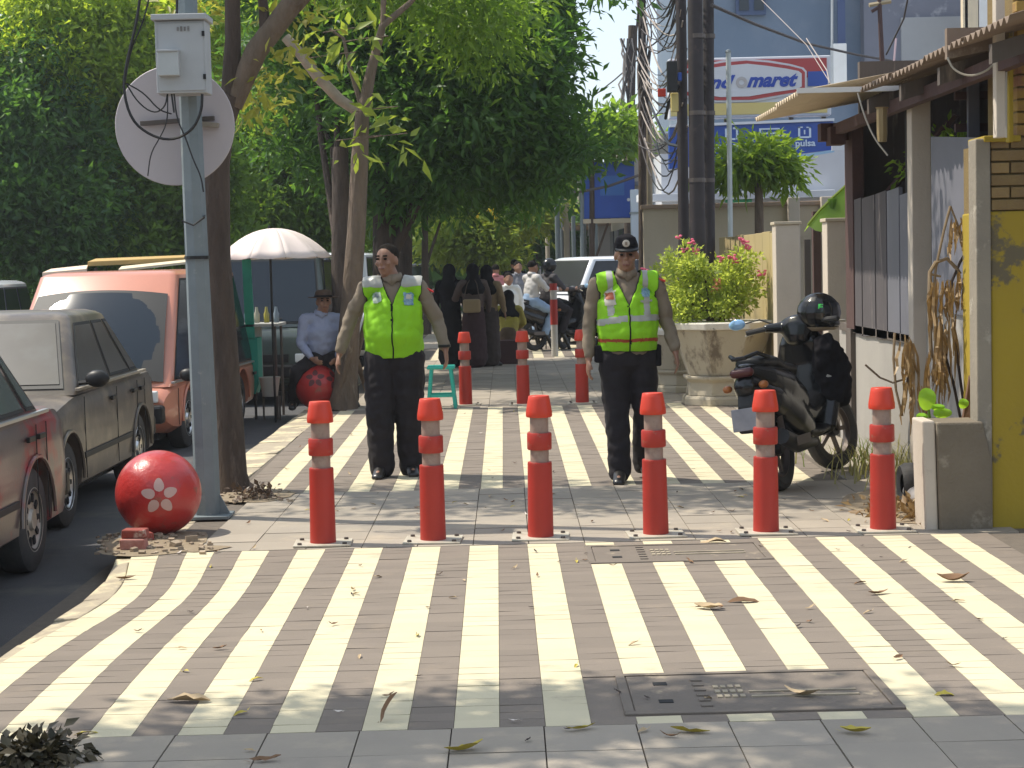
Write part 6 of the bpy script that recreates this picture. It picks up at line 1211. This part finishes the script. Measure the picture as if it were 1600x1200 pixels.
def patch(cx,cy,rx,ry,z,sd_):
    n=22; k0=len(dirt.v); dirt.v.append((cx,cy,z))
    for i in range(n): a=2*math.pi*i/n; q=1+.3*mnoise.noise(Vector((math.cos(a)*2,math.sin(a)*2,sd_))); dirt.v.append((cx+rx*math.cos(a)*q,cy+ry*math.sin(a)*q,z-.0005))
    for i in range(n): dirt.f.append((k0,k0+1+i,k0+1+(i+1)%n))
patch(G(240,850).x,G(240,850).y,.30,.45,.0045,1); patch(G(300,858).x,G(300,858).y,.2,.12,.005,2); patch(G(400,775).x,G(400,775).y,.25,.35,.0045,3); patch(2.4,10.9,.35,.8,.004,4)
o=struct(dirt.build('dirt_patches',mat('brown_dirt',(.20,.15,.10),.95,(.30,.24,.16),14,.6,.5,60),None,fix=False))
def litter(name,label,pxr,pyr,n,sz,sd_,m=M_dry):
    b=[(*G(pxr,pyr)[:2],.03,*sz)]; l=link(name,leafmesh(b,n,.045,sd_,spread=.05,shell=0,per=4,droop=.22,up=1.6,aspect=.6),m,None); stuff(l,label,'leaf litter')
litter('leaf_heap','heap of dark dry leaves and twigs at the foot of the kerbside tree',405,778,260,(.26,.28,.03),5,leafmat('litter_dark',(.06,.04,.03),(.16,.10,.06),(.1,.06,.03),.1))
litter('weed_patch','dark weedy patch at the bottom left corner of the pavement',55,1190,620,(.20,.12,.012),6,leafmat('weed_dark',(.03,.03,.015),(.08,.06,.03),(.06,.05,.02),.1))
# individually scattered leaves
def leafobj(i,sz,m):
    b=MB(); n=7; L=sz; W=sz*rng_.uniform(.22,.42); cl=rng_.uniform(-.25,.6)
    for k in range(n):
        f=k/(n-1); w_=W*math.sin(math.pi*min(1,max(0,f*.94+.03)))**.8*.5; z=cl*L*(f-.5)**2*1.6+.003
        b.v+=[(L*(f-.5),-w_,z+w_*rng_.uniform(.2,.9)),(L*(f-.5),0,z),(L*(f-.5),w_,z+w_*rng_.uniform(.2,.9))]
    for k in range(n-1):
        a=3*k; b.f+=[(a,a+1,a+4,a+3),(a+1,a+2,a+5,a+4)]
    b.v+=[(-L*.5,-.002,.004),(-L*.5,.002,.004),(-L*.72,.0,.012)]; b.f.append((len(b.v)-3,len(b.v)-2,len(b.v)-1))
    o=b.build('fallen_leaf',m,None,fix=False,smooth=True); return o
M_lb=mat('leaf_brown',(.16,.085,.04),.8,(.26,.15,.08),20,.6); M_ly=mat('leaf_yellowed',(.50,.42,.06),.7,(.4,.3,.05),20,.6); M_lt2=mat('leaf_tan',(.52,.40,.24),.8,(.38,.27,.16),20,.6); M_pet=mat('petal_white',(.7,.62,.55),.8)
spec=[(607,1127,.115,M_lb,'curled dark brown leaf standing upright on the shaded stripes at bottom centre'),(136,1147,.09,M_ly,'yellow leaf at the lower left edge of the stripes'),(908,1141,.11,M_ly,'cream-yellow leaf left of the near inspection cover\'s corner'),(1078,1146,.13,M_ly,'olive-yellow leaf curling just below the near inspection cover'),(1047,1153,.07,M_lb,'crumpled dark leaf beside the olive-yellow leaf'),(1337,1146,.10,M_ly,'bright yellow crumpled leaf on the slabs at lower right'),(726,1174,.13,M_ly,'long yellow leaf on the front slabs at bottom centre'),(415,1190,.10,M_lb,'brown and yellow leaf at the bottom edge of the photo, left of centre'),(1476,1087,.07,M_ly,'small yellow leaf beside the rightmost visible stripe end'),(1490,909,.15,M_lb,'long curled brown leaf on the right side of the stripes'),(1162,941,.15,M_lb,'long curled brown leaf between the two covers'),(1107,952,.13,M_lt2,'tan leaf left of the long curled brown leaf'),(1344,912,.07,M_lb,'small brown curled leaf on the third stripe from the right'),(1373,929,.11,M_lb,'brittle brown leaf cluster right of the small curled leaf'),(197,906,.10,M_lb,'brown leaf on the leftmost stripe'),(295,1097,.16,M_lt2,'long tan leaf flat on the left stripes'),(245,1020,.05,M_lt2,None),(1253,1088,.13,M_lt2,'tan leaf just right of the near cover'),(1112,848,.16,M_lt2,'pale tan leaf behind the far cover')]
for i,(px,py,sz,m,lb) in enumerate(spec):
    if lb is None: continue
    o=leafobj(i,sz,m); g=G(px,py); o.location=(g.x,g.y,.003); o.rotation_euler=(rng_.uniform(-.3,.3),rng_.uniform(-.15,.15) if i else -1.0,rng_.uniform(-.5,.5) if i else .4); 
    if i==0: o.location.z=.05
    tag(o,lb,'leaf','fallen leaves on the pavement')
protos=[leafobj(100+k,sz,m) for k,(sz,m) in enumerate(((.055,M_lb),(.05,M_lt2),(.045,M_lb),(.06,M_lt2),(.04,M_pet),(.05,M_ly),(.035,M_dark_stem)))]
pos=[]
for k in range(150):
    Y=rng_.uniform(5.6,12.2) if k<120 else rng_.uniform(12.2,19); X=rng_.uniform(max(-1.9,-.28*Y),min(2.3,.28*Y)); pos.append((X,Y))
for k,(X,Y) in enumerate(pos):
    o=protos[k] if k<len(protos) else protos[rng_.randrange(len(protos))].copy()
    if k>=len(protos): COL.objects.link(o)
    o.location=(X,Y,.004); o.rotation_euler=(rng_.uniform(-.3,.3),rng_.uniform(-.3,.3),rng_.uniform(0,6.28)); s_=rng_.uniform(.6,1.2); o.scale=(s_,s_,s_)
    cn={'leaf_brown':'brown','leaf_tan':'tan','petal_white':'whitish','leaf_yellowed':'yellow','dark_stem':'near-black'}[o.data.materials[0].name]
    zn='far striped field beyond the near bollards' if Y>12.26 else 'slabs between the two striped fields' if Y>9.8 else 'far half of the near stripes' if Y>7.6 else 'near half of the near stripes' if Y>5.9 else 'front slabs'
    sd_='left' if X<-.6 else 'right' if X>.6 else 'middle'
    tag(o,'small %s leaf scrap on the %s of the %s'%(cn,sd_,zn),'leaf','small dry leaf scraps scattered over the pavement')
for o in list(bpy.data.objects):
    if '_shirt' in o.keys(): del o['_shirt']

hz=MB().bx(-60,60,-12,105,-1.2,14.5).build('haze',None); stuff(hz,'thin warm-day haze filling the whole street','haze')
hm_=bpy.data.materials.new('haze'); hm_.use_nodes=True; hn=hm_.node_tree; hn.nodes.clear(); ho=hn.nodes.new('ShaderNodeOutputMaterial'); hv=hn.nodes.new('ShaderNodeVolumePrincipled'); hv.inputs['Color'].default_value=(.9,.95,1,1); hv.inputs['Density'].default_value=.0008; hv.inputs['Anisotropy'].default_value=.3; hn.links.new(hv.outputs[0],ho.inputs['Volume']); hz.data.materials.append(hm_)
bpy.data.scenes.remove(WORK)
